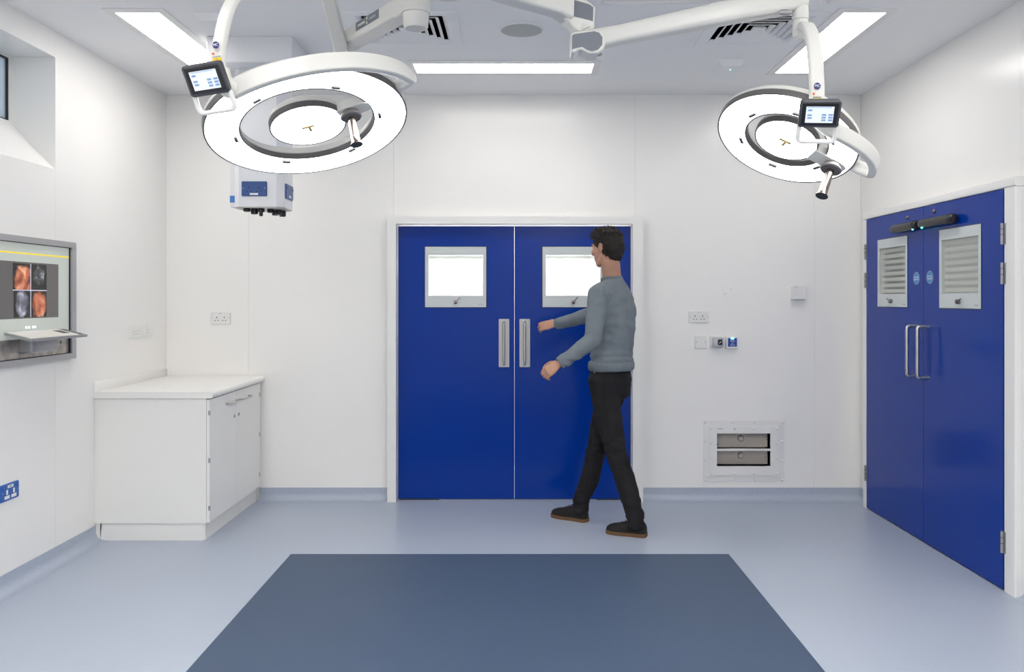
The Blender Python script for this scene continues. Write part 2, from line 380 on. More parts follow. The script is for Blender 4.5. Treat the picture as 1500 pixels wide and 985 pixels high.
tr = thing('trim_1', (0, 6.06, 0), 'white mitred architrave framing the closed double doors', 'door frame', kind='structure')
YA = 6.04; o0, o1, oz = -.9555, .901, 2.074
obj('jamb', B().prism([(o0, YA, 0), (DB0, YA, 0), (DB0, YA, DBT), (o0, YA, oz)], (0, .062, 0)), TRIM, tr)
obj('jamb', B().prism([(o1, YA, 0), (DB1, YA, 0), (DB1, YA, DBT), (o1, YA, oz)], (0, .062, 0)), TRIM, tr)
obj('head', B().prism([(o0, YA, oz), (DB0, YA, DBT), (DB1, YA, DBT), (o1, YA, oz)], (0, .062, 0)), TRIM, tr)
obj('lining', B().slab(DB0-.02, DB1+.02, 0, DBT+.02, 6.09, 6.30, [(DB0, DB1, -1, DBT)]), TRIM, tr)

MR = FR('right', RDX)
def rs(px, py): y, z = side(px, py, RDX); return -y, z
for k, (x0, x1, vp, lab) in enumerate((
        (-RD1+.003, -5.039, (-5.678, -5.238, 1.4195, 1.878), 'far leaf of the hinged blue side doors'),
        (-5.035, -RD0-.003, (-4.846, -4.402, 1.4195, 1.878), 'near leaf of the hinged blue side doors, closest to the camera'))):
    d = thing('door_%d' % (k+3), (RDX+.02, -(x0+x1)/2, 0), lab, 'door', kind='structure')
    leaf_body(d, MR, x0, x1, .008, 2.03, 0, vp)
    vision_panel(d, MR, *vp, 0, 20 if k else 160)
    hs = -5.10 if k == 0 else -4.967
    path = spline([(hs, 0, 1.005), (hs, -.05, 1.005), (hs, -.063, 1.01), (hs, -.07, 1.026), (hs, -.07, 1.155), (hs, -.07, 1.288), (hs, -.063, 1.304), (hs, -.05, 1.309), (hs, 0, 1.309)], 5)
    obj('pull_handle', B(MR).tube(path, .0105, 12), STEEL, d)
    sc = (-5.124, 1.602) if k == 0 else (-4.957, 1.604)
    sg = obj('fire_door_sign', B(MR).cyl((sc[0], .0005, sc[1]), (sc[0], -.0015, sc[1]), .0365, n=36), mat('blue_sign', (.03, .22, .52), .35), d, label='round blue fire door sign with white words')
    obj('sign_rim', B(MR).lathe([(.0365, 0), (.039, 0), (.039, .0018), (.0365, .0018)], (sc[0], .0003, sc[1]), (0, -1, 0), 36, closed=True), PLATE, sg)
    text('Fire door\nkeep shut', .0145, MR @ V((sc[0], -.0018, sc[1])), (0, -1, 0), (0, 0, 1), PRINTW, sg)
    e0, e1 = ((-5.385, -5.05) if k == 0 else (-5.015, -4.62))
    zz = 1.925
    cb = thing('door_closer', (RDX-.03, -(e0+e1)/2, zz-.03), 'black tubular door unit with a green light on the %s side door' % ('far' if k == 0 else 'near'), 'door closer', 'tubular door units on the side doors')
    obj('body', B(MR).lathe([(.0, 0), (.019, .002), (.026, .012), (.027, .03), (.027, e1-e0-.03), (.026, e1-e0-.012), (.019, e1-e0-.002), (0, e1-e0)], (e0, -.028, zz), (1, 0, 0), 24), BLACK, cb)
    ej = e1-.05 if k == 0 else e0+.03
    obj('end_cap', B(MR).lathe([(.0275, 0), (.0285, .004), (.0285, .036), (.0275, .04)], (ej-.01 if k == 0 else e1-.07, -.028, zz), (1, 0, 0), 24), GASKET, cb)
    obj('indicator', B(MR).ball((ej+.015, -.042, zz-.024), .006), LEDG, cb)
    obj('mounting_foot', B(MR).box(e0+.03, e1-.03, -.02, 0, zz-.012, zz+.012), BLACK, cb)
    bx, bz = ((-5.237, 1.987) if k == 0 else (-4.902, 1.992))
    obj('stud', B(MR).lathe([(.012, 0), (.012, .004), (.007, .010), (.002, .012)], (bx, 0, bz), (0, -1, 0), 16), CHROME, d)
    hx = x0-.004 if k == 0 else x1+.004
    for z0, z1 in ((1.752, 1.858), (1.551, 1.659), (.194, .301)):
        h = obj('hinge', B(MR).cyl((hx, -.008, z0), (hx, -.008, z1), .0075, n=12).box(hx-.02, hx+.02, -.0015, .001, z0, z1), STEELD, d)
        obj('knuckle_gap', B(MR).cyl((hx, -.008, z0+.047), (hx, -.008, z0+.05), .0079, n=12).cyl((hx, -.008, z1-.03), (hx, -.008, z1-.027), .0079, n=12), GASKET, h)
tr = thing('trim_2', (RDX+.03, 5.0, 0), 'white rounded frame around the hinged side doors', 'door frame', kind='structure')
fy0, fy1, fz = 4.106, 5.925, 2.083
def jamb(y0, y1):
    b = B(); b.sweep([((y0+y1)/2*0+RDX+.031, (y0+y1)/2, 0), (RDX+.031, (y0+y1)/2, RDT)], rrect(.062, abs(y1-y0), .008), up=(0, 1, 0)); return b
obj('jamb', jamb(fy0, RD0-.002), TRIM, tr); obj('jamb', jamb(RD1+.002, fy1), TRIM, tr)
b = B(); b.sweep([(RDX+.031, fy0, (RDT+fz)/2+.001), (RDX+.031, fy1, (RDT+fz)/2+.001)], rrect(.062, fz-RDT-.002, .008), up=(0, 0, 1)); obj('head', b, TRIM, tr)
obj('lining', B().slab(RD0-.02, RD1+.02, 0, RDT+.02, XR+.003, XR+.205, [(RD0, RD1, -1, RDT)], ax='x'), TRIM, tr)

# ------------------------------------------------------------------ window in the left wall
wn = thing('window_1', (XL-.245, 3.9, 2.3), 'small high window with frosted pane set deep in the left wall', 'window', kind='structure')
wx = XL-.24; wz0, wz1, wy0, wy1 = 2.452, 2.824, WN[0], WN[1]
obj('sill', B().prism([(XL-.001, wy0, WN[2]), (wx-.02, wy0, WN[2]), (wx-.02, wy0, wz0), (wx, wy0, wz0)], (0, wy1-wy0, 0)), WALL, wn)
obj('frame', B().slab(wy0, wy1, wz0, wz1, wx-.04, wx, [(wy0+.03, wy1-.03, wz0+.012, wz1-.012)], ax='x'), TRIM, wn)
obj('glazing_seal', B().slab(wy0+.03, wy1-.03, wz0+.012, wz1-.012, wx-.03, wx-.004, [(wy0+.036, wy1-.036, wz0+.02, wz1-.02)], ax='x'), GASKET, wn)
obj('pane', B().box(wx-.022, wx-.016, wy0+.036, wy1-.036, wz0+.02, wz1-.02), WINP, wn)

# ------------------------------------------------------------------ ceiling light panels
def light_panel(x0, x1, y0, y1, label, group='recessed ceiling light panels'):
    t = thing('ceiling_light_panel', ((x0+x1)/2, (y0+y1)/2, ZC-.006), label, 'light', group)
    obj('frame', B().slab(x0-.045, x1+.045, y0-.055, y1+.055, ZC-.006, ZC+.004, [(x0, x1, y0, y1)], ax='z'), TRIM, t)
    obj('diffuser', B().box(x0, x1, y0, y1, ZC-.003, ZC+.002), PANELF, t)
light_panel(-.67, .475, 5.27, 5.49, 'glowing white ceiling panel running crosswise above the double doors')
light_panel(-2.10, -1.87, 4.33, 5.49, 'glowing white ceiling panel at upper left, behind the large lamp')
light_panel(1.69, 1.91, 4.33, 5.49, 'glowing white ceiling panel at upper right, above the small lamp')
for y0, nm in ((2.2, 'middle'), (.1, 'near'), (-2.0, 'rear')):  # unseen side rows, added to brighten the room
    light_panel(-2.10, -1.87, y0, y0+1.16, 'fill-light ceiling panel added along the left wall, %s one out of view' % nm)
    light_panel(1.69, 1.91, y0, y0+1.16, 'fill-light ceiling panel added along the right wall, %s one out of view' % nm)
for y0, nm in ((.75, 'front'), (-.75, 'middle'), (-2.25, 'rear')):  # unseen wide panels, added to even out light on the walls
    if nm == 'front': light_panel(-1.25, -.69, y0, y0+1.16, 'wide fill-light ceiling panel added left of the lamp mount, out of view')
    light_panel(.45, 1.01, y0, y0+1.16, 'wide fill-light ceiling panel added right of the lamp mount, %s one out of view' % nm)
light_panel(-.67, .475, -.3, -.08, 'crosswise fill-light ceiling panel added just behind the camera')  # unseen, added for more light from the camera end
light_panel(-.67, .475, -2.6, -2.38, 'crosswise fill-light ceiling panel added at the far end behind the camera')  # second unseen crosswise panel, added for the same frontal light

# ------------------------------------------------------------------ ceiling diffusers, speaker, detectors
for (x0, x1, y0, y1), lab in zip(DIFF, ('square louvred air diffuser left of the round ceiling speaker', 'square louvred air diffuser beside the right light panel', 'louvred air diffuser half hidden by the small lamp post, nearest the camera')):
    cx, cy = (x0+x1)/2, (y0+y1)/2
    t = thing('air_diffuser', (cx, cy, ZC-.012), lab, 'air vent', 'louvred ceiling diffusers')
    obj('plate', B().slab(x0, x1, y0, y1, ZC-.006, ZC+.003, [(cx-.238, cx+.238, cy-.238, cy+.238)], ax='z'), CEIL, t)
    obj('void', B().slab(x0+.05, x1-.05, y0+.05, y1-.05, ZC+.003, ZC+.2, [(x0+.06, x1-.06, y0+.06, y1-.06)], ax='z').box(x0+.05, x1-.05, y0+.05, y1-.05, ZC+.2, ZC+.21), DARKV, t)
    for k in range(6):
        h = .238-.04*k; i = h-.021
        lo, hi = ZC-.004, ZC+.0125
        b = B(); vs = []
        for r_, z_ in ((h, lo), (i, hi), (i+.002, hi+.002), (h, lo+.004)):
            vs += [(cx-r_, cy-r_, z_), (cx+r_, cy-r_, z_), (cx+r_, cy+r_, z_), (cx-r_, cy+r_, z_)]
        fs = []
        for q in range(4):
            for e in range(4): fs.append((q*4+e, q*4+(e+1) % 4, ((q+1) % 4)*4+(e+1) % 4, ((q+1) % 4)*4+e))
        b.add(vs, fs); obj('vane', b, CEIL, t, smooth=0)
    obj('centre_cap', B().box(cx-.03, cx+.03, cy-.03, cy+.03, ZC-.004, ZC+.01), CEIL, t)
t = thing('ceiling_speaker', (.015, 4.62, ZC-.006), 'round pale grey ceiling speaker above the double doors', 'speaker')
obj('rim', B().lathe([(.114, 0), (.123, .001), (.125, .006), (.114, .006)], (.015, 4.62, ZC-.006), (0, 0, 1), 48, closed=True), TRIM, t)
obj('grille', B().lathe([(.0, -.003), (.08, -.002), (.114, .0), (.114, .004), (0, .004)], (.015, 4.62, ZC-.005), (0, 0, 1), 48, cap=False), mat('speaker_mesh', (.52, .54, .53), .7, bump=.3, bscale=400), t)
def detector(c, w, d, lab):
    t = thing('ceiling_detector', (c[0], c[1], ZC-.04), lab, 'detector', 'small white boxes on the ceiling')
    x, y = c; lo = ZC-.035; q = .75
    vs = [(x-w/2*q, y-d/2*q, lo), (x+w/2*q, y-d/2*q, lo), (x+w/2*q, y+d/2*q, lo), (x-w/2*q, y+d/2*q, lo), (x-w/2, y-d/2, ZC), (x+w/2, y-d/2, ZC), (x+w/2, y+d/2, ZC), (x-w/2, y+d/2, ZC)]
    obj('housing', B().add(vs, [(3, 2, 1, 0), (4, 5, 6, 7), (0, 1, 5, 4), (1, 2, 6, 5), (2, 3, 7, 6), (3, 0, 4, 7)]), CEIL, t, smooth=0)
    obj('indicator', B().ball((x+.015, y+.02, lo-.001), .003), LEDG, t)
detector((1.33, 5.28), .17, .17, 'white ceiling detector box with a green light above the wall switches')
detector((-1.62, 4.42), .15, .15, 'white ceiling detector box with a green light beside the left light panel')
obj('ceiling_hatch', B().slab(.41, 1.0, 3.7, 4.215, ZC-.004, ZC+.002, [(.43, .98, 3.72, 4.195)], ax='z'), TRIM, label='thin square hatch outline in the ceiling behind the lamp arms', cat='hatch')

# ------------------------------------------------------------------ service pendant behind the large lamp
t = thing('service_pendant', (-1.53, 4.97, 2.0), 'white ceiling service pendant with blue sockets hanging behind the large lamp', 'pendant')
obj('ceiling_shroud', B().box(-1.775, -1.287, 4.73, 5.22, 2.82, ZC, .004, 1), SHROUD, t)
cx0, cx1, cy0, cy1, cz = -1.666, -1.376, 4.85, 5.10, 2.014; ch = .035
obj('column', B().prism([(cx0+ch, cy0, cz), (cx1-ch, cy0, cz), (cx1, cy0+ch, cz), (cx1, cy1-ch, cz), (cx1-ch, cy1, cz), (cx0+ch, cy1, cz), (cx0, cy1-ch, cz), (cx0, cy0+ch, cz)], (0, 0, 2.83-cz)), SHROUD, t, smooth=0)
obj('side_rail', B().box(cx0-.035, cx0+.01, cy0+.06, cy1-.03, cz+.002, 2.825, .003, 1), SHROUD, t)
obj('base_plate', B().prism([(cx0+ch+.004, cy0+.004, cz-.006), (cx1-ch-.004, cy0+.004, cz-.006), (cx1-.004, cy0+ch+.004, cz-.006), (cx1-.004, cy1-ch, cz-.006), (cx1-ch, cy1-.004, cz-.006), (cx0+ch, cy1-.004, cz-.006), (cx0+.004, cy1-ch, cz-.006), (cx0+.004, cy0+ch+.004, cz-.006)], (0, 0, .007)), PLATE, t, smooth=0)
obj('blue_sticker', B().box(cx0-.037, cx0-.0005, cy0+.0585, cy0+.06, cz+.03, cz+.07), mat('blue_sticker', (.06, .22, .6), .4), t)
for i, (ux, uy, r_, h_) in enumerate(((-1.60, 4.90, .021, .02), (-1.565, 4.93, .021, .032), (-1.52, 4.91, .021, .022), (-1.52, 4.91, .011, .045), (-1.475, 4.95, .02, .022), (-1.44, 4.99, .02, .03), (-1.47, 5.03, .02, .03), (-1.43, 5.04, .02, .036))):
    obj('gas_outlet', B().lathe([(r_*.9, 0), (r_, -.004), (r_, -h_+.005), (r_*.8, -h_)], (ux, uy, cz-.005), (0, 0, 1), 20), BLACK, t)

def double_socket(name, mx, xc, zc, y, label, cat, mp, mdetail, group=None, parent=None, w=.147, h=.086, white_marks=False, gang=2):
    mk = (lambda: thing(name, mx @ V((xc, y, zc-h/2)), label, cat, group)) if parent is None else None
    if parent is None: t = mk()
    else:
        t = None
    b = B(mx); b.sweep([(xc, y, zc), (xc, y-.006, zc), (xc, y-.009, zc)], lambda i: rrect(w-(.004 if i == 2 else 0), h-(.004 if i == 2 else 0), .005), up=(0, 0, 1))
    pl = obj('faceplate' if t else 'blue_socket', b, mp, t or parent)
    par = t or pl; yy = y-.0092
    b = B(mx)
    for sx in ((-1, 1) if gang == 2 else (0,)):
        ox = xc+sx*w*.19
        for dx, dz, a, c in ((0, .006, .003, .005), (-.011, -.016, .0045, .0025), (.011, -.016, .0045, .0025)):
            b.box(ox+dx-a/1.0, ox+dx+a/1.0, yy, yy+.004, zc+dz-c, zc+dz+c)
    obj('pin_holes', b, mdetail, par, kind='stuff')
    obj('screws', B(mx).cyl((xc-w*.43, yy+.003, zc+.002), (xc-w*.43, yy-.0005, zc+.002), .003, n=10).cyl((xc+w*.43, yy+.003, zc+.002), (xc+w*.43, yy-.0005, zc+.002), .003, n=10), PLATE, par, kind='stuff')
    if gang == 2:
        for sx in (-1, 1):
            obj('rocker', B(mx).box(xc+sx*w*.43-.004, xc+sx*w*.43+.004, yy-.003, yy+.002, zc+.012, zc+.026, .001, 1), mp, par)
    return t or pl
Mb = FR('back', YB)
def bsock(x0, x1, y0, y1, **k):
    xa, za = back(x0, y0, YB); xb, zb = back(x1, y1, YB); return (xa+xb)/2, (za+zb)/2, xb-xa, za-zb
for (a, lab) in (((308, 339, 457, 476), 'white double socket above the white cabinet'), ((1008.2, 1038.2, 455, 474), 'white double socket right of the double doors')):
    xc, zc, w, h = bsock(*a)
    s = double_socket('wall_socket', Mb, xc, zc, 0, lab, 'socket', WPLAS, GASKET, 'white double sockets')
    obj('label_strip', B(Mb).box(xc-.026, xc+.026, -.0098, -.008, zc+.03, zc+.039), PRINTW, s)
    obj('label_print', B(Mb).box(xc-.012, xc+.012, -.0101, -.009, zc+.033, zc+.036), PRINTG, s)
Ml = FR('left', XL)
double_socket('wall_socket', Ml, 5.603, 1.253, 0, 'white double socket on the left wall beside the corner', 'socket', WPLAS, mat('soft_grey', (.45, .43, .42), .6), 'white double sockets')
double_socket('data_outlet', Ml, 5.78, 1.258, 0, 'narrow white outlet plate on the left wall nearest the corner', 'outlet', WPLAS, MATS['soft_grey'], None, None, .088, .088, gang=1)
s = double_socket('wall_socket', Ml, 4.22, .50, 0, 'blue double socket low on the left wall under the display', 'socket', mat('bright_blue_plastic', (.015, .11, .42), .3), GASKET)
for q in (-.028, .028):
    obj('rocker', B(Ml).box(4.22+q-.006, 4.22+q+.006, -.0115, -.008, .489, .513, .001, 1), WPLAS, s)
    obj('shutter_label', B(Ml).box(4.22+q-.02, 4.22+q+.02, -.0105, -.008, .468, .484), WPLAS, s)
obj('label_strip', B(Ml).box(4.22-.023, 4.22+.023, -.0105, -.008, .521, .535), WPLAS, s)
obj('label_print', B(Ml).box(4.22-.012, 4.22+.012, -.0108, -.010, .5255, .5305), PRINTG, s)
# sockets on the pendant: front and right side
pend = bpy.data.objects['service_pendant']
xc, zc = back(372.7, 276.7, 4.85)
s = double_socket('x', FR('back', 4.85), xc, zc, 0, None, None, SOCKB, BLACK, parent=pend)
obj('label_strip', B().box(xc-.024, xc+.024, 4.8395, 4.842, zc-.037, zc-.026), PRINTW, s)
s = double_socket('x', FR('left', cx1), 4.975, zc-.005, 0, None, None, SOCKB, BLACK, parent=pend)
obj('label_strip', B(FR('left', cx1)).box(4.975-.02, 4.975+.02, -.0105, -.008, zc-.040, zc-.026), PRINTW, s)

# small plates right of the double doors
def plate(name, a, lab, cat, dep=.009):
    xc, zc, w, h = bsock(*a); t = thing(name, (xc, YB, zc-h/2), lab, cat)
    b = B(Mb); b.sweep([(xc, 0, zc), (xc, -dep+.003, zc), (xc, -dep, zc)], lambda i: rrect(w-(.004 if i == 2 else 0), h-(.004 if i == 2 else 0), .004), up=(0, 0, 1))
    obj('faceplate', b, WPLAS, t); return t, xc, zc, w, h
t, xc, zc, w, h = plate('blank_plate', (1017.3, 1035, 492, 510.6), 'white blank wall plate left of the black rotary switch', 'plate')
obj('screws', B(Mb).cyl((xc-w*.36, -.007, zc), (xc-w*.36, -.0095, zc), .004, n=10).cyl((xc+w*.36, -.007, zc), (xc+w*.36, -.0095, zc), .004, n=10), STEELD, t, kind='stuff')
t, xc, zc, w, h = plate('rotary_switch', (1039.5, 1056.5, 492, 510.4), 'grey box with a black rotary switch between blank plate and blue button', 'switch')
xs, zs = xc+.012, zc
obj('box', B(Mb).box(xs-.038, xs+.036, -.055, -.008, zs-.036, zs+.034, .006, 2), mat('grey_switch_box', (.5, .53, .57), .35), t)
obj('knob', B(Mb).box(xs-.008, xs+.024, -.066, -.054, zs-.02, zs+.022, .006, 2), BLACK, t)
obj('pointer', B(Mb).box(-.0015, .0015, -.0685, -.064, -.011, .011, mx=Matrix.Translation((xs+.008, 0, zs)) @ Matrix.Rotation(.8, 4, 'Y')), PRINTW, t)
obj('screws', B(Mb).cyl((xs-.028, -.05, zs-.026), (xs-.028, -.0565, zs-.026), .004, n=8).cyl((xs+.028, -.05, zs-.026), (xs+.028, -.0565, zs-.026), .004, n=8).cyl((xs-.028, -.05, zs+.026), (xs-.028, -.0565, zs+.026), .004, n=8).cyl((xs+.028, -.05, zs+.026), (xs+.028, -.0565, zs+.026), .004, n=8), STEELD, t, kind='stuff')
t, xc, zc, w, h = plate('exit_button', (1062.5, 1079.3, 493.5, 510.8), 'small blue press to open button with a cyan light', 'button', .028)
obj('touch_pad', B(Mb).box(xc-.030, xc+.036, -.0305, -.026, zc-.028, zc+.034, .002, 1), mat('blue_pad', (.005, .055, .36), .3), t)
obj('indicator', B(Mb).box(xc-.009, xc+.013, -.032, -.028, zc+.026, zc+.035, .002, 1), LEDC, t)
text('Press\nto\nOpen', .0155, Mb @ V((xc+.003, -.0308, zc-.001)), (1, 0, 0), (0, 0, 1), PRINTW, t)
t, xc, zc, w, h = plate('sensor_box', (1158, 1177.3, 419.3, 438.8), 'plain white square box high on the wall near the right corner', 'box', .045)
obj('vent_slit', B(Mb).box(xc-.035, xc-.008, -.0455, -.044, zc+.041, zc+.043), PRINTG, t)
xc, zc = back(1067.3, 427.3, YB); t = thing('round_blank', (xc, YB, zc-.043), 'round white blank cover above the rotary switch', 'cover')
obj('disc', B(Mb).lathe([(.0425, 0), (.0425, .002), (.041, .0035), (.01, .004)], (xc, 0, zc), (0, -1, 0), 36), WALL, t)
obj('screw', B(Mb).cyl((xc+.016, -.002, zc+.018), (xc+.016, -.005, zc+.018), .004, n=8), mat('brass', (.6, .45, .2), .3, metal=1), t)
obj('screw', B(Mb).cyl((xc-.021, -.002, zc-.018), (xc-.021, -.005, zc-.018), .004, n=8), MATS['brass'], t)

# pressure vent low on the back wall
x0, z1 = back(1030.5, 615.8, YB); x1, z0 = back(1148, 705.6, YB)
t = thing('pressure_vent', ((x0+x1)/2, YB, z0), 'white bolted pressure vent with two grey slots low on the wall', 'vent')
obj('outer_frame', B(Mb).slab(x0, x1, z0, z1, -.006, 0, [VENT]), WPLAS, t)
u0, w1 = back(1038.4, 624.4, YB); u1, w0 = back(1140, 696.4, YB)
obj('inner_frame', B(Mb).slab(u0, u1, w0, w1, -.014, -.006, [VENT]), WPLAS, t)
zb = back(0, 659.2, YB)[1]
obj('mid_bar', B(Mb).box(VENT[0], VENT[1], -.012, .02, zb-.006, zb+.006), WPLAS, t)
obj('lining', B(Mb).slab(VENT[0]-.004, VENT[1]+.004, VENT[2]-.004, VENT[3]+.004, 0, .14, [VENT]).box(VENT[0]-.004, VENT[1]+.004, .14, .145, VENT[2]-.004, VENT[3]+.004), BROWNG, t)
vx = (VENT[0]+VENT[1])/2
for zc_, nm in ((zb+.08, 0), (zb-.045, 1)):
    h0, h1 = (zb+.006, VENT[3]) if nm == 0 else (VENT[2], zb-.006)
    obj('flap', B(Mb).box(VENT[0]+.004, VENT[1]-.004, .05, .054, h0+.004, h1-.006), BROWNG, t)
    obj('balance_weight', B(Mb).lathe([(.023, 0), (.023, .012), (.017, .02), (.017, .016), (.008, .016), (.008, .024)], (vx-.008, .05, (h0+h1)/2+.012), (0, -1, 0), 24), PLATE, t)
    obj('flap_pin', B(Mb).cyl((VENT[1]-.028, .045, (h0+h1)/2+.01), (VENT[1]-.006, .045, (h0+h1)/2+.01), .005, n=8), PLATE, t)
obj('maker_plate', B(Mb).box(x0+.098, x0+.137, -.0155, -.0135, z1-.063, z1-.059), mat('pale_blue_print', (.25, .32, .6), .5), t)
obj('blue_sticker', B(Mb).cyl((VENT[0]+.012, .05, zb+.03), (VENT[0]+.012, .0475, zb+.03), .011, n=16), LOGO, t)
src = None
def bolts(a0, a1, c0, c1, m, y):
    global src
    xs_ = [a0+m, a0+m+(a1-a0-2*m)*.355, a0+m+(a1-a0-2*m)*.645, a1-m]; zs_ = [c0+m, c0+m+(c1-c0-2*m)*.335, c0+m+(c1-c0-2*m)*.665, c1-m]
    for i in range(4):
        for j in range(4):
            if i in (1, 2) and j in (1, 2): continue
            q = V((xs_[i], YB+y, zs_[j]))
            if src is None: src = obj('bolt', B().lathe([(.009, 0), (.009, .004), (.0065, .009), (.002, .010)], q, (0, -1, 0), 12), WPLAS, t)
            else: clone(src, (q.x, q.y-.005, q.z-.009), t)
bolts(x0, x1, z0, z1, .0135, -.006); bolts(u0, u1, w0, w1, .016, -.014)

# ------------------------------------------------------------------ cabinet and worktop
ca0, ca1, ya, yb = XL+.001, -1.883, 5.07, 6.085
c = thing('base_cabinet', (-2.23, 5.58, 0), 'white two-door base cabinet in the left corner', 'cabinet')
obj('body', B().box(ca0, ca1-.02, ya, yb-.01, .107, .868), LAM, c)
obj('plinth', B().prism([(ca0+.03, ya+.012, 0), (ca1-.05, ya+.012, 0), (ca1-.035, ya+.027, 0), (ca1-.035, yb-.01, 0), (ca0+.03, yb-.01, 0)], (0, 0, .106)).prism([(ca0+.002, ya+.012, .106), (ca0+.002, ya+.012, .03), (ca0+.008, ya+.012, .013), (ca0+.03, ya+.012, 0), (ca0+.04, ya+.012, .106)], (0, .9, 0)), LAM, c)
for k, (d0, d1) in enumerate(((ya+.003, 5.558), (5.563, yb-.04))):
    dr = obj('door', B().box(ca1-.019, ca1, d0, d1, .11, .862, .0015, 1), LAM, c)
    hy = 5.535-.2 if k == 0 else 5.605; z_ = .80
    hy0, hy1 = (5.36, 5.545) if k == 0 else (5.60, 5.80)
    pth = spline([(ca1, hy0, z_), (ca1+.02, hy0+.004, z_), (ca1+.03, hy0+.015, z_), (ca1+.03, (hy0+hy1)/2, z_), (ca1+.03, hy1-.015, z_), (ca1+.02, hy1-.004, z_), (ca1, hy1, z_)], 5)
    obj('handle', B().tube(pth, .006, 10), STEEL, dr)
    ky = 5.51 if k == 0 else 5.595
    obj('lock', B().lathe([(.011, 0), (.011, .004), (.009, .006)], (ca1, ky, .70), (1, 0, 0), 16), STEELD, dr)
    he = d0 if k == 0 else d1
    for z_ in (.20, .49, .78):
        obj('hinge', B().box(ca1-.008, ca1+.003, he-.004, he+.004, z_-.014, z_+.014), STEELD, dr)
obj('end_filler', B().box(ca1-.02, ca1-.006, yb-.038, yb, .104, .868), LAM, c)
w = thing('worktop', (-2.22, 5.58, .87), 'white round-edged worktop with upstand on the corner cabinet', 'worktop')
nose = [(ca0-.008, .870), (ca1+.012, .870), (ca1+.022, .876), (ca1+.027, .89), (ca1+.022, .904), (ca1+.012, .910), (ca0-.008, .910)]
obj('slab', B().prism([(x, ya-.012, z) for x, z in nose], (0, YB-.004-ya+.012, 0)), LAM, w, smooth=60)
obj('upstand', B().box(ca0-.01, ca0+.012, ya-.012, YB-.004, .908, .968, .006, 2), LAM, w)
obj('upstand', B().box(ca0+.012, ca1+.02, YB-.024, YB-.004, .908, .914, .002, 1), LAM, w)

# ------------------------------------------------------------------ wall display with keyboard tray
dsp = thing('wall_display', (XL+.01, 4.18, 1.13), 'steel-framed wall display with medical images and fold-down keyboard tray', 'display')
a0, a1, b0, b1 = 3.55, 4.81, 1.133, 1.80
obj('steel_frame', B(Ml).slab(a0, a1, b0, b1, -.03, .0, [(a0+.045, a1-.045, b0+.032, b1-.032)]), mat('satin_steel_frame', (.45, .45, .465), .4, metal=.5), dsp)
obj('glass_panel', B(Ml).box(a0+.045, a1-.045, -.012, -.001, 1.268, b1-.032), mat('pale_green_screen_glass', (.42, .46, .43), .12, emit=(.62, .66, .6), es=.18), dsp)
obj('seal', B(Ml).slab(a0+.043, a1-.043, b0+.030, b1-.030, -.02, -.001, [(a0+.048, a1-.048, b0+.035, b1-.035)]), GASKET, dsp)
obj('lower_panel', B(Ml).box(a0+.045, a1-.045, -.011, -.001, b0+.032, 1.268), mat('worn_steel_panel', (.44, .41, .37), .38, metal=.7, var=.35, vscale=18), dsp)
obj('yellow_line', B(Ml).box(a0+.045, a1-.048, -.0125, -.0118, 1.709, 1.7165), mat('yellow_line', (.8, .62, .03), .5, emit=(1, .78, .05), es=.25), dsp)
sc = obj('screen', B(Ml).box(3.70, 4.652, -.0132, -.0118, 1.374, 1.668), mat('dark_screen', (.045, .043, .043), .15, emit=(.075, .07, .07), es=.5), dsp)
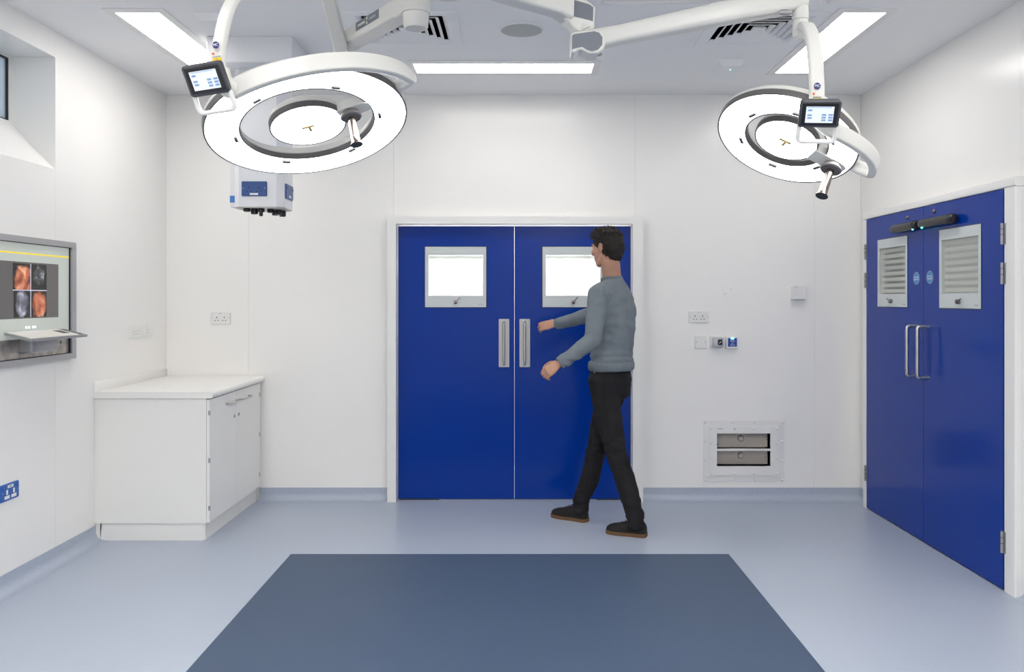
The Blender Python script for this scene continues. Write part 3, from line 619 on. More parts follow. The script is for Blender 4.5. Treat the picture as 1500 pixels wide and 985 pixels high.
def picture(name, cols, scale, warp, seed, c=(0, .07), r=(.06, .06), ring=False):
    """medical image: a tinted blob (or ring) on black, drawn from the tile's own coordinates"""
    m = bpy.data.materials.new(name); m.use_nodes = True; nt = m.node_tree; bs = nt.nodes['Principled BSDF']; L = nt.links.new
    tc = nt.nodes.new('ShaderNodeTexCoord'); mp = nt.nodes.new('ShaderNodeMapping'); mp.inputs['Location'].default_value = (seed, seed*.7, seed*.3)
    n = nt.nodes.new('ShaderNodeTexNoise'); n.inputs['Scale'].default_value = scale; n.inputs['Detail'].default_value = 3; n.inputs['Distortion'].default_value = warp
    ra = nt.nodes.new('ShaderNodeValToRGB'); e = ra.color_ramp.elements
    e[0].position = cols[0][0]; e[0].color = (*cols[0][1], 1); e[1].position = cols[-1][0]; e[1].color = (*cols[-1][1], 1)
    for p, cc in cols[1:-1]: k = e.new(p); k.color = (*cc, 1)
    L(tc.outputs['Object'], mp.inputs[0]); L(mp.outputs[0], n.inputs['Vector']); L(n.outputs['Fac'], ra.inputs['Fac'])
    m2 = nt.nodes.new('ShaderNodeMapping'); m2.inputs['Location'].default_value = (0, -c[0]/r[0], -c[1]/r[1]); m2.inputs['Scale'].default_value = (0, 1/r[0], 1/r[1])
    L(tc.outputs['Object'], m2.inputs[0])
    ln = nt.nodes.new('ShaderNodeVectorMath'); ln.operation = 'LENGTH'; L(m2.outputs[0], ln.inputs[0])
    n3 = nt.nodes.new('ShaderNodeTexNoise'); n3.inputs['Scale'].default_value = 30; L(mp.outputs[0], n3.inputs['Vector'])
    ad = nt.nodes.new('ShaderNodeMath'); ad.operation = 'MULTIPLY_ADD'; ad.inputs[1].default_value = .7; L(n3.outputs['Fac'], ad.inputs[0]); L(ln.outputs['Value'], ad.inputs[2])
    mk = nt.nodes.new('ShaderNodeValToRGB'); q = mk.color_ramp.elements
    if ring:
        q[0].position = .95; q[0].color = (.12, .12, .12, 1); q[1].position = 1.35; q[1].color = (.03, .03, .03, 1); k = q.new(1.0/1.0 if False else .99); k.color = (1, 1, 1, 1)
    else:
        q[0].position = .80; q[0].color = (1, 1, 1, 1); q[1].position = 1.0; q[1].color = (.02, .02, .02, 1)
    sc_ = nt.nodes.new('ShaderNodeMath'); sc_.operation = 'MULTIPLY'; sc_.inputs[1].default_value = .7; L(ad.outputs[0], sc_.inputs[0]); L(sc_.outputs[0], mk.inputs['Fac'])
    mx = nt.nodes.new('ShaderNodeMixRGB'); mx.blend_type = 'MULTIPLY'; mx.inputs[0].default_value = 1; L(ra.outputs['Color'], mx.inputs[1]); L(mk.outputs['Color'], mx.inputs[2])
    L(mx.outputs[0], bs.inputs['Base Color']); L(mx.outputs[0], bs.inputs['Emission Color']); bs.inputs['Emission Strength'].default_value = .25
    bs.inputs['Roughness'].default_value = .2; return m
WARM = [(.32, (.03, .02, .02)), (.42, (.3, .07, .03)), (.52, (.55, .17, .08)), (.62, (.75, .35, .2)), (.72, (.9, .8, .65))]
GREY = [(.35, (.02, .02, .025)), (.5, (.045, .05, .055)), (.6, (.10, .11, .12)), (.72, (.38, .4, .45))]
tiles = [(4.233, 4.384, 1.524, 1.66, picture('endoscopy_picture', WARM, 9, .6, 1.3, (.02, .045), (.085, .085))), (4.391, 4.535, 1.524, 1.66, picture('scan_picture', GREY, 26, .2, 3.1, (0, .075), (.05, .055))),
         (4.24, 4.384, 1.38, 1.518, picture('body_scan_picture', [(.3, (.02, .02, .03)), (.45, (.1, .1, .13)), (.56, (.25, .25, .33)), (.7, (.7, .7, .78))], 13, .3, 5.7, (0, .07), (.055, .075))), (4.391, 4.535, 1.38, 1.518, picture('second_endoscopy_picture', WARM, 8, .5, 8.2, (0, .065), (.07, .075)))]
for p0, p1, q0, q1, m in tiles:
    obj('picture_tile', B(Ml).box(p0, p1, -.0140, -.0130, q0, q1), m, sc)
obj('picture_divider', B(Ml).box(4.233, 4.535, -.0143, -.013, 1.519, 1.523).box(4.3855, 4.3895, -.0143, -.013, 1.38, 1.66), mat('pale_divider', (.5, .5, .62), .4, emit=(.5, .5, .65), es=.4), sc)
for px in (35, 39, 45, 48):
    y_ = side(px, 479, XL)[0]; obj('status_led', B(Ml).box(y_-.006, y_+.006, -.0135, -.0118, 1.322, 1.331), LEDW, dsp)
# tray: slopes slightly down towards the room
T0, T1 = V((XL+.02, 0, 1.305)), V((XL+.157, 0, 1.272))
ex = (T1-T0).normalized(); MT = frame3((T0.x, 4.15, T0.z), (0, 1, 0), ex, V((0, 1, 0)).cross(ex)); dep = (T1-T0).length
if MT.to_3x3().col[2].z < 0: MT = frame3((T0.x, 4.15, T0.z), (0, 1, 0), ex, -V((0, 1, 0)).cross(ex))
ky = obj('keyboard_tray', B(MT).slab(0, .54, 0, dep, -.010, .003, [(.40, .525, .012, dep-.012)], ax='z').box(.4, .53, .012, dep-.012, -.009, -.006), STEELD, dsp)
obj('keyboard', B(MT).box(.008, .46, .008, dep-.006, .002, .007, .002, 1), mat('cream_keyboard', (.80, .78, .73), .5, bump=.1, bscale=80), ky)
obj('touchpad', B(MT).box(.37, .43, .035, .095, .0065, .008), BLACK, ky)
obj('tray_bracket', B(Ml).box(4.28, 4.52, -.085, -.001, 1.195, 1.272, .012, 3), STEELD, dsp)
obj('panel_latch', B(Ml).cyl((4.685, -.011, 1.232), (4.685, -.016, 1.232), .009, n=16), STEELD, dsp)

# ------------------------------------------------------------------ surgical lights
def circ_frame(C, n):
    n = V(n).normalized(); u = n.cross(V((0, 1, 0))).normalized(); v = n.cross(u); return V(C), n, u, v
def arm_logo(t_part, c, right, up, n):
    """round navy logo, red dot, small print line and yellow warning label on the curved arm"""
    r, u = V(right).normalized(), V(up).normalized(); c = V(c)
    lg = obj('logo_disc', B().cyl(c-n*.001, c+n*.0012, .0115, n=24), LOGO, t_part, label='round navy logo with pale letters')
    text('MC', .0125, c+n*.0016, r, u, PRINTW, lg)
    d = c-u*.027
    obj('red_dot', B().cyl(d-r*.012-n*.002, d-r*.012+n*.001, .0042, n=14), REDD, t_part)
    f = d-u*.011-r*.001
    obj('print_line', B().prism([f+r*sx*.014+u*sy*.0012-n*.002 for sx, sy in ((-1, -1), (1, -1), (1, 1), (-1, 1))], n*.0028), PRINTG, t_part, smooth=0)
    e = c-u*.052
    pts = [e+r*sx*.0155+u*sy*.010-n*.002 for sx, sy in ((-1, -1), (1, -1), (1, 1), (-1, 1))]
    yl = obj('warning_label', B().prism(pts, n*.003), YEL, t_part, label='yellow warning sticker', smooth=0)
    tri = [e+n*.0012+u*.009, e+n*.0012-u*.006-r*.009, e+n*.0012-u*.006+r*.009]
    inn = [e+(p-e)*.62-u*.0006 for p in tri]
    b = B()
    for i in range(3): b.add([tri[i], tri[(i+1) % 3], inn[(i+1) % 3], inn[i]], [(0, 1, 2, 3)])
    b.ball(e-u*.0015+n*.001, .0016, sub=1)
    obj('warning_triangle', b, BLACK, yl, smooth=0)

def lamp_head(root, C, nn, R, rin, rdisc, tab_a, spoke_a, hr, hl):
    C, n, u, v = circ_frame(C, nn); up = -n
    P = lambda r, a, h=0.: C+u*(r*math.cos(a))+v*(r*math.sin(a))+up*h
    D = .022
    head = obj('ring_housing', B().lathe([(R-.003, D), (R+.001, D+.002), (R-.002, D+.016), (R-.018, D+.034), (R-.045, D+.045), ((R+rin)/2, D+.05), (rin+.035, D+.045), (rin+.012, D+.034), (rin, D+.016), (rin-.001, D+.002), (rin+.003, D)], C, up, 96, closed=True), WPAINT, root, smooth=60)
    obj('outer_rim', B().lathe([(R-.007, 0), (R-.001, -.0005), (R, .003), (R, D), (R-.007, D)], C, up, 96, closed=True), RIM, head, smooth=50)
    obj('inner_rim', B().lathe([(rin+.006, 0), (rin+.001, -.0005), (rin, .003), (rin, D), (rin+.006, D)], C, up, 96, closed=True), RIM, head, smooth=50)
    obj('light_ring', B().lathe([(rin+.006, .001), (R-.007, .001), (R-.007, .012), (rin+.006, .012)], C, up, 96, closed=True), LAMPF, head, label='glowing white lamp ring', smooth=30)
    rt = rin+.024
    for a in tab_a:
        a = math.radians(a); e = P(1, a)-C; tg = up.cross(e)
        m = frame3(P(rt, a, .0), e, tg, up)
        obj('clip', B(m).box(-.006, .006, -.017, .017, -.009, .004, .002, 1), DGREY, head)
    disc = obj('centre_housing', B().lathe([(rdisc-.003, D), (rdisc+.001, D+.002), (rdisc-.003, D+.018), (rdisc-.02, D+.036), (rdisc*.5, D+.048), (.001, D+.05)], C, up, 64), WPAINT, root, smooth=60)
    obj('centre_rim', B().lathe([(rdisc-.006, 0), (rdisc-.001, -.0005), (rdisc, .003), (rdisc, D), (rdisc-.006, D)], C, up, 64, closed=True), RIM, disc, smooth=50)
    obj('centre_light', B().lathe([(.001, .001), (rdisc-.006, .001), (rdisc-.006, .012), (.001, .012)], C, up, 64), LAMPF, disc, label='glowing round centre lamp')
    # little T shaped lens holder in the middle of the centre lamp
    m = frame3(C-up*.0005, u, v, up); obj('lens_mount', B(m).box(-.026, .022, -.006, .006, -.004, .003).box(-.004, .006, -.034, .003, -.004, .003), mat('amber_lens', (.5, .38, .16), .4), disc)
    # spoke with sterile handle
    sa = math.radians(spoke_a); e = (P(1, sa)-C); tg = up.cross(e)
    m = frame3(C, e, tg, up); w_ = .034
    r0, r1 = rdisc-.012, max(rin+.01, hr+.05)
    pts = [(r0, -w_, .006), (hr, -w_*1.05, .002), (r1-.02, -w_*.9, .004), (r1, -w_*.55, .006), (r1, w_*.55, .006), (r1-.02, w_*.9, .004), (hr, w_*1.05, .002), (r0, w_, .006)]
    sp = obj('spoke', B(m).prism([(x, y, -.004) for x, y, z in pts], (0, 0, .036)), WPAINT, root, smooth=0)
    hb = C+e*hr
    hd = obj('sterile_handle', B().lathe([(.0145, .028), (.0150, .04), (.0165, hl-.03), (.0175, hl-.008), (.023, hl-.002), (.0235, hl)], hb, n, 28), CHROME, root, label='chrome sterile handle', smooth=40)
    obj('handle_base', B().lathe([(.030, .003), (.033, .008), (.033, .016), (.026, .018), (.026, .020), (.040, .021), (.041, .026), (.036, .030), (.014, .031)], hb, n, 32), RIM, hd)
    obj('handle_end', B().lathe([(.021, hl), (.021, hl+.001), (.001, hl+.001)], hb, n, 28), GASKET, hd)
    return C, n, u, v, up

def control_screen(root, c, e1, e2d, w, h):
    """touch screen facing the operator; e1 = right, e2d = down, both in world"""
    e1 = V(e1).normalized(); e2 = (V(e2d)-e1*V(e2d).dot(e1)).normalized(); up = -e2; nrm = e1.cross(up)
    if nrm.y > 0: nrm = -nrm
    m = frame3(c, e1, -nrm, up)          # local x right, y away from the viewer, z up
    b = B(m); b.sweep([(0, .030, 0), (0, .022, 0), (0, 0.004, 0), (0, 0, 0)], lambda i: rrect(w-(.016, .002, 0, .008)[i], h-(.016, .002, 0, .008)[i], .012), up=up if False else (0, 0, 1))
    s = obj('control_screen', b, DGREY, root, label='dark grey touch screen', smooth=40)
    obj('glass', B(m).box(-w*.43, w*.43, -.0012, .001, -h*.39, h*.40), BLACK, s)
    W2, H2 = w*.335, h*.30; z0 = .0
    obj('display', B(m).box(-W2, W2, -.0020, -.0005, -H2+z0, H2+z0), mat('lit_display', (.35, .38, .44), .3, emit=(.82, .90, 1), es=.42), s)
    key = mat('display_keys', (.12, .2, .36), .4, emit=(.25, .38, .7), es=.3)
    obj('title_bar', B(m).box(-W2*.9, W2*.8, -.0024, -.0018, H2*.84+z0, H2*.95+z0), mat('display_bar', (.2, .28, .42), .4, emit=(.45, .58, .95), es=.35), s)
    for kx, kz in ((-.72, .55), (-.72, -.05), (-.70, -.40), (.32, .0), (.32, -.33), (.32, -.66), (.80, .0), (.80, -.33), (.80, -.66)):
        obj('display_key', B(m).box((kx-.16)*W2, (kx+.16)*W2, -.0024, -.0018, (kz-.11)*H2+z0, (kz+.11)*H2+z0), key, s)
    z1, z2, hw = -h/2+.004, -h/2-.056, w/2-.006
    loop = spline([(-hw, .016, z1), (-hw, .014, z1-.02), (-hw, .013, z2+.014), (-hw+.012, .012, z2), (0, .012, z2), (hw-.012, .012, z2), (hw, .013, z2+.014), (hw, .014, z1-.02), (hw, .016, z1)], 6)
    obj('grab_handle', B(m).tube(loop, .0082, 10), WPLAS, root, label='white grab handle loop under the screen')
    return m

def yoke(root, C, nn, R, a0, a1, hgt=.062, thk=.03):
    C, n, u, v = circ_frame(C, nn); N = 40
    path = [C+R*(u*math.cos(a)+v*math.sin(a)) for a in [math.radians(a0+(a1-a0)*k/N) for k in range(N+1)]]
    pr = rrect(thk, hgt, .006)
    b = B(); b.sweep(path, lambda i: [(x*(1 if i < N-1 else .8), y*(1 if i < N-1 else .85)) for x, y in pr], up=lambda i: -n)
    y = obj('yoke', b, WPAINT, root, label='white curved yoke around the ring', smooth=50)
    return y, path, (C, n, u, v)

CM = V((-.25, 2.9, ZC))
# ---- large lamp (left)
big = thing('surgical_light', (-.42, 3.1, ZC), 'large ring surgical lamp at left, hung on a labelled double arm', 'surgical lamp', 'ceiling surgical lamps')
cmt = thing('ceiling_mount', (CM.x, CM.y, ZC-.45), 'white ceiling mount column carrying both surgical lamp arms', 'mount')
obj('cover_plate', B().lathe([(.20, 0), (.20, -.03), (.17, -.05), (.06, -.06)], CM, (0, 0, 1), 40), WPAINT, cmt, smooth=50)
obj('column', B().lathe([(.058, -.05), (.058, -.43), (.05, -.44)], CM, (0, 0, 1), 40), WPAINT, cmt, smooth=50)
LC, LN = (-.8085, 3.2, 2.141), (.2277, -.2816, -.932)
C, n, u, v, up = lamp_head(big, LC, LN, .3835, .2505, .1455, (113.3, 52, -8.5, -67.5, -126.5, 172.3), 10.8, .177, .145)
yk, yp, (YC, YN, YU, YV) = yoke(big, (-.795, 3.158, 2.157), (.3144, -.150, -1), .43, 110, 12)
e = yp[-1]; tgt = C+u*.375*math.cos(math.radians(11))+v*.375*math.sin(math.radians(11))+up*.03
obj('pivot', B().tube([e, e+(tgt-e)*.4, e+(tgt-e)*.7, tgt], [.026, .028, .024, .024], 20), WPAINT, big)
s0 = yp[0]
arm = spline([(-.79, 3.12, 2.735), (-.845, 3.02, 2.715), (-.905, 2.88, 2.632), (-.953, 2.78, 2.476), (-.977, 2.76, 2.389), (-.992, 2.752, 2.28), (-.985, 2.752, 2.20), (s0.x-.012, s0.y, s0.z+.004)], 7)
ca = obj('curved_arm', B().sweep(arm, rrect(.030, .050, .010), up=lambda i: V((.75, -.45, 0))), WPAINT, big, label='white curved arm carrying the screen', smooth=50)
obj('elbow', B().tube([(-.985, 2.752, 2.235), (-.978, 2.752, 2.195), (-.955, 2.752, 2.172), (s0.x+.02, s0.y, s0.z)], [.030, .034, .034, .030], 20), WPAINT, big)
ln = V((-.15, -1, 0)).normalized(); lr = V((1, -.15, .10)).normalized(); lu = V((.10, 0, 1))
arm_logo(ca, pix(316, 66, 2.72), lr, lu-lr*lu.dot(lr), -(lr.cross((lu-lr*lu.dot(lr)).normalized())) if lr.cross(lu).y > 0 else lr.cross((lu-lr*lu.dot(lr)).normalized()))
cs = pix(300.5, 117, 2.66)
control_screen(big, cs, (.132, -.021, .014), (.017, .048, -.086), .136, .101)
obj('screen_neck', B().tube([cs+V((.0, .02, .0)), V((-.985, 2.745, 2.20))], .018, 14), WPLAS, big)
obj('post', B().lathe([(.030, 0), (.030, .10), (.036, .11), (.036, .17), (.03, .18)], (-.775, 3.15, 2.70), (0, 0, 1), 28), WPAINT, big)
sp0, sp1 = V((-.795, 3.76, 2.572)), V((-.775, 3.17, 2.845))
obj('spring_arm', B().sweep([sp0, sp0+(sp1-sp0)*.1, sp0+(sp1-sp0)*.9, sp1], lambda i: rrect((.05, .058, .058, .05)[i], (.04, .04, .04, .04)[i], .008), up=(0, 0, 1)), WPAINT, big, smooth=50)
hub = V((-.408, 3.3, 0)); a_end = pix(514, 60, 3.76); a_end.z = 2.645
obj('hub', B().lathe([(.042, 2.548), (.048, 2.556), (.0515, 2.603), (.0515, 2.606), (.057, 2.607), (.057, 2.80), (.05, 2.81)], hub, (0, 0, 1), 36), WPAINT, big, smooth=40)
dirv = (a_end-V((hub.x, hub.y, 2.655))).normalized(); A0 = V((hub.x, hub.y, 2.655))
la = obj('extension_arm', B().sweep([A0, A0+dirv*.08, A0+dirv*.12, a_end-dirv*.02], lambda i: rrect((.10, .10, .085, .085)[i], (.10, .10, .072, .072)[i], .010), up=(0, 0, 1)), WPAINT, big, label='white arm with a dark label', smooth=50)
sidev = dirv.cross(V((0, 0, 1))).normalized()
if sidev.y > 0: sidev = -sidev
lab_c = A0+dirv*.335+sidev*.0425+V((0, 0, .012))
m = frame3(lab_c, -dirv, -sidev, V((0, 0, 1)))
lb = obj('arm_label', B(m).box(-.105, .105, -.0015, .002, -.0185, .0185), MGREY, la, label='dark grey arm label', smooth=0)
obj('label_mark', B(m).box(-.085, -.018, -.0022, -.001, -.005, .005), mat('pale_label_print', (.6, .6, .55), .5), lb)
obj('label_mark', B(m).cyl((0, -.001, -.010), (0, -.0022, -.010), .007, n=12).cyl((0, -.001, .009), (0, -.0022, .009), .007, n=12), MATS['pale_label_print'], lb)
obj('label_mark', B(m).box(.022, .080, -.0022, -.001, -.005, .005), mat('faint_label_print', (.34, .36, .38), .5), lb)
obj('arm_end', B().ball(a_end-dirv*.01, .052, (1, 1, .95), 3), WPAINT, big)
jc = V((-.80, 3.77, 2.60))
obj('joint', B().tube([a_end, jc, sp0+V((0, 0, -.01))], [.046, .044, .034], 20), WPAINT, big)
gm = frame3(a_end-dirv*.004+sidev*.047, -dirv, -sidev, V((0, 0, 1)))
obj('joint_cover', B(gm).sweep([(0, .006, 0), (0, -.004, 0)], rrect(.05, .065, .02), up=(0, 0, 1)), MGREY, big, label='grey joint cover')
obj('upper_arm', B().sweep([V((CM.x, CM.y, 2.76))+(V((hub.x, hub.y, 2.76))-V((CM.x, CM.y, 2.76))).normalized()*.062, (hub.x, hub.y, 2.76)], rrect(.09, .09, .016), up=(0, 0, 1)), WPAINT, big, smooth=50)

# ---- small lamp (right)
sm = thing('surgical_light', (.6, 3.1, ZC), 'small ring surgical lamp at right, handle hanging below its rim', 'surgical lamp', 'ceiling surgical lamps')
RC, RN = (1.0265, 3.2, 2.0847), (-.397, -.328, -.857)
C, n, u, v, up = lamp_head(sm, RC, RN, .270, .155, .122, (160, 102.5, 42, -141, -81, -22), -3, .203, .150)
yk, yp, (YC, YN, YU, YV) = yoke(sm, (1.0337, 3.2034, 2.063), (-.361, -.065, -1), .32, 84, 8, .052, .03)
e = yp[-1]; tgt = C+u*.262+up*.03
obj('pivot', B().tube([e-(e-YC).normalized()*.0, e+(tgt-e)*.4, e+(tgt-e)*.7, tgt], [.024, .026, .024, .024], 20), WPAINT, sm)
pxy = V((1.048, 3.10, 0))
obj('post', B().lathe([(.020, 2.448), (.026, 2.452), (.028, 2.47), (.028, 2.5155), (.0285, 2.516), (.0292, 2.518), (.0292, 2.68), (.026, 2.685)], pxy, (0, 0, 1), 28), WPAINT, sm, smooth=40)
obj('post_seam', B().lathe([(.0288, 2.5145), (.0296, 2.5145), (.0296, 2.5165), (.0288, 2.5165)], pxy, (0, 0, 1), 28, closed=True), STEELD, sm)
s0 = yp[0]
arm = spline([(1.048, 3.085, 2.462), (1.046, 3.05, 2.476), pix(1184, 41, 2.99), pix(1191, 60, 2.93), pix(1194.5, 90, 2.905), pix(1196.5, 130, 2.895), pix(1197.5, 165, 2.89), (s0.x, s0.y, s0.z)], 7)
ca = obj('curved_arm', B().sweep(arm, rrect(.050, .030, .010), up=lambda i: V((0, -1, .6)) if i > 6 else V((0, -.3, 1))), WPAINT, sm, label='white curved arm with a navy logo', smooth=50)
obj('elbow', B().tube([(1.038, 2.888, 2.14), (1.038, 2.888, 2.105), (s0.x+.006, s0.y, s0.z), (yp[3].x, yp[3].y, yp[3].z)], [.028, .031, .031, .026], 18), WPAINT, sm)
arm_logo(ca, pix(1197.2, 126, 2.875), (1, 0, 0), (0, 0, 1), V((0, -1, 0)))
cs = pix(1200.5, 168, 2.79)
control_screen(sm, cs, (.128, -.031, -.008), (.009, .058, -.079), .132, .097)
obj('screen_neck', B().tube([cs+V((0, .02, 0)), V((1.039, 2.885, 2.11))], .018, 14), WPLAS, sm)
J = pix(845, 15, 3.22); J2 = pix(861, 61, 3.20)
b0_, b1_ = V((J.x, J.y, J.z)), V((CM.x, CM.y, J.z+.02)); dv = (b1_-b0_).normalized(); b1_ = b1_-dv*.062
obj('extension_arm', B().sweep([b0_+dv*.05, b0_+dv*.1, b1_], lambda i: rrect((.095, .085, .085)[i], (.11, .085, .085)[i], .016), up=(0, 0, 1)), WPAINT, sm, smooth=50)
E1 = V((1.048, 3.10, 2.60)); sd = (E1-J2).normalized()
def joint(shell, cover, yf, dep):
    """moulded housing with a flush grey cover on the side that faces the room"""
    j = obj('joint', B().prism([pix(x, y, yf) for x, y in shell], (0, dep, 0)), WPAINT, sm, smooth=25)
    bv = j.modifiers.new('soft_edges', 'BEVEL'); bv.width = .008; bv.segments = 3; bv.limit_method = 'ANGLE'; bv.angle_limit = .9
    obj('joint_cover', B().prism([pix(x, y, yf)+V((0, .003, 0)) for x, y in cover], (0, -.0055, 0)), MGREY, j, label='grey joint cover', smooth=25)
joint(((813, -14), (812, 6), (815, 17), (822, 24), (832, 30), (839, 40), (848, 47), (866, 45), (871, 40), (872, 10), (866, 4), (845, -8), (830, -14)),
      ((824, -7), (822.5, 8), (826, 17), (836, 23), (855, 27.5), (868.5, 31), (869, 11), (863, 6.5), (840, 0), (832, -6)), 3.165, .10)
joint(((836.5, 50), (841, 46), (870, 42.5), (880, 44.5), (887, 52), (888.5, 60), (885, 70.5), (876, 78), (863, 78.5), (854.5, 74), (850, 72), (842, 77), (837, 77)),
      ((838, 52), (842, 50), (870, 46), (877.5, 48), (882.5, 55), (882, 66), (876, 73), (867, 75.5), (860, 73), (853, 68.5), (838, 72)), 3.145, .10)
obj('joint_shaft', B().cyl((J2.x-.005, J2.y, J2.z+.03), (b0_.x+.005, b0_.y, b0_.z-.03), .043), WPAINT, sm)
obj('spring_arm', B().sweep([J2+sd*.02, J2+sd*.12, J2+sd*.45, E1-sd*.05, E1+sd*.02], lambda i: rrect((.07, .07, .075, .08, .06)[i], (.075, .068, .078, .098, .08)[i], .018), up=(0, 0, 1)), WPAINT, sm, smooth=50)
obj('arm_latch', B().ball(J2+sd*.03+V((.0, -.01, -.058)), .022, (1.2, .8, .35)), STEELD, sm)
obj('arm_latch', B().ball(E1-sd*.065+V((0, -.03, -.052)), .020, (1.4, .5, .6)), STEELD, sm)

# ------------------------------------------------------------------ walking person
def remesh(b, voxel, smooth_it, disp=None, cut=None):
    me = bpy.data.meshes.new('tmp'); bmesh.ops.recalc_face_normals(b.bm, faces=b.bm.faces[:]); b.bm.to_mesh(me); b.bm.free()
    o = bpy.data.objects.new('tmp', me); COL.objects.link(o)
    r = o.modifiers.new('r', 'REMESH'); r.mode = 'VOXEL'; r.voxel_size = voxel
    s = o.modifiers.new('s', 'SMOOTH'); s.iterations = smooth_it; s.factor = .5
    dg = bpy.context.evaluated_depsgraph_get(); out = bpy.data.meshes.new_from_object(o.evaluated_get(dg))
    bpy.data.objects.remove(o); bpy.data.meshes.remove(me)
    if disp:
        out.update(); nn = [v.normal.copy() for v in out.vertices]
        for v, q in zip(out.vertices, nn): v.co += q*disp(v.co)
    if cut:
        bm = bmesh.new(); bm.from_mesh(out)
        for p, nr in cut:
            g = bmesh.ops.bisect_plane(bm, geom=bm.verts[:]+bm.edges[:]+bm.faces[:], plane_co=p, plane_no=nr, clear_outer=True)
            ed = [x for x in g['geom_cut'] if isinstance(x, bmesh.types.BMEdge)]
            bmesh.ops.holes_fill(bm, edges=ed)
        bm.to_mesh(out); bm.free()
    return out
def chain(b, pts, rads, sc=None, rot=None, step=.35):
    for i in range(len(pts)-1):
        a, c = V(pts[i]), V(pts[i+1]); r0, r1 = rads[i], rads[i+1]; L = (c-a).length
        n_ = max(2, int(L/(min(r0, r1)*step))+1)
        for k in range(n_+1):
            t_ = k/n_; b.ball(a+(c-a)*t_, r0+(r1-r0)*t_, sc, 2, rot)
def dense(*rows):
    out = []
    for p, q in zip(rows[:-1], rows[1:]):
        for k in range(5): out.append(tuple(p[i]+(q[i]-p[i])*k/5 for i in range(3)))
    return out+[rows[-1]]
fw = V((-.80, .60, 0)).normalized(); lf = V((-fw.y, fw.x, 0)); zz = V((0, 0, 1))
BR = Matrix((( -lf.x, fw.x, 0), (-lf.y, fw.y, 0), (0, 0, 1))).to_4x4()   # columns: right, forward, up
SC_ = V((.605, 5.35, 1.515)); PE = V((.588, 5.35, .985))
SL, SR = SC_+lf*.180-zz*.01, SC_-lf*.160-zz*.022+fw*.03
ELl, WRl = V((.452, 5.10, 1.225)), V((.250, 5.06, 1.085))
ELr, WRr = V((.485, 5.61, 1.365)), V((.262, 5.735, 1.302))
HL, HR = PE+lf*.09-zz*.01, PE-lf*.09-zz*.01
KL, AL = V((.612, 5.235, .505)), V((.722, 5.165, .10))
KR, AR = V((.512, 5.455, .50)), V((.412, 5.535, .105))
hf = V((-.72, .68, -.10)).normalized(); hlft = V((-hf.y, hf.x, 0)).normalized(); hu = hf.cross(hlft)*-1
if hu.z < 0: hu = -hu
HC = V((.560, 5.335, 1.795))
HR_ = frame3((0, 0, 0), -hlft, hf, hu)
H = lambda r, f, u_: HC-hlft*(-r)*1.0*(-1)+hf*f+hu*u_ if False else HC+(-hlft)*r+hf*f+hu*u_

def hand(b, wr, d, pn, ts, curl, spread=.0, k=1.0):
    """palm and five fingers; d = hand direction, pn = palm normal, ts = thumb side"""
    d = V(d).normalized(); pn = (V(pn)-d*V(pn).dot(d)).normalized(); ts = d.cross(pn)
    if ts.dot(V(ts_ref)) < 0: ts = -ts
    rot = frame3((0, 0, 0), ts, d, pn)
    for t_ in (0, .2, .4, .6, .8, 1.):
        b.ball(wr+d*(.012+.075*t_)*k, .016*k, (1.55+1.0*min(1, t_*1.6), 1.1, .95-.1*t_), 2, rot)
    for i, (o, L) in enumerate(((.030, .074), (.010, .082), (-.010, .077), (-.029, .062))):
        base = wr+(d*.088+ts*o)*k; a = 0; p = base; r = .0092*k; pts = [base-d*.015*k, base]; rr = [.0100*k, r]
        for j, fr in enumerate((.46, .30, .24)):
            a += math.radians(curl[j]+i*3); dd = (d*math.cos(a)+pn*math.sin(a)+ts*o*spread*8).normalized(); p = p+dd*L*fr*k; pts.append(p); r *= .93; rr.append(r)
        chain(b, pts, rr, step=.5)
    t0 = wr+(d*.022+ts*.024+pn*.006)*k; t1 = t0+(d*.030+ts*.026+pn*.016)*k; t2 = t1+(d*.032+ts*.008+pn*.012)*k; t3 = t2+(d*.024-ts*.002+pn*.010)*k
    chain(b, [wr+d*.02*k, t0, t1, t2, t3], [.013*k, .0135*k, .0115*k, .0098*k, .0082*k], step=.5)

b = B()
# trunk, neck, limbs under the clothes
for z_, w_, d_ in dense((.93, .150, .105), (1.0, .140, .10), (1.1, .130, .092), (1.2, .140, .10), (1.3, .152, .108), (1.4, .155, .105), (1.47, .15, .09)):
    f_ = (z_-.985)/(SC_.z-.985); c_ = PE+(SC_-PE)*f_; b.ball((c_.x, c_.y, z_), 1, (w_, d_, .085), 2, BR)
chain(b, [SC_+zz*.02, SC_+fw*.01+zz*.10, H(0, -.025, -.085)], [.076, .064, .062])
for Sh, El, Wr in ((SL, ELl, WRl), (SR, ELr, WRr)): chain(b, [SC_, Sh, El, Wr], [.06, .052, .038, .025])
for Hp, K_, A_ in ((HL, KL, AL), (HR, KR, AR)): chain(b, [PE, Hp, K_, (K_+A_)/2-fw*.012, A_], [.09, .085, .05, .048, .033])
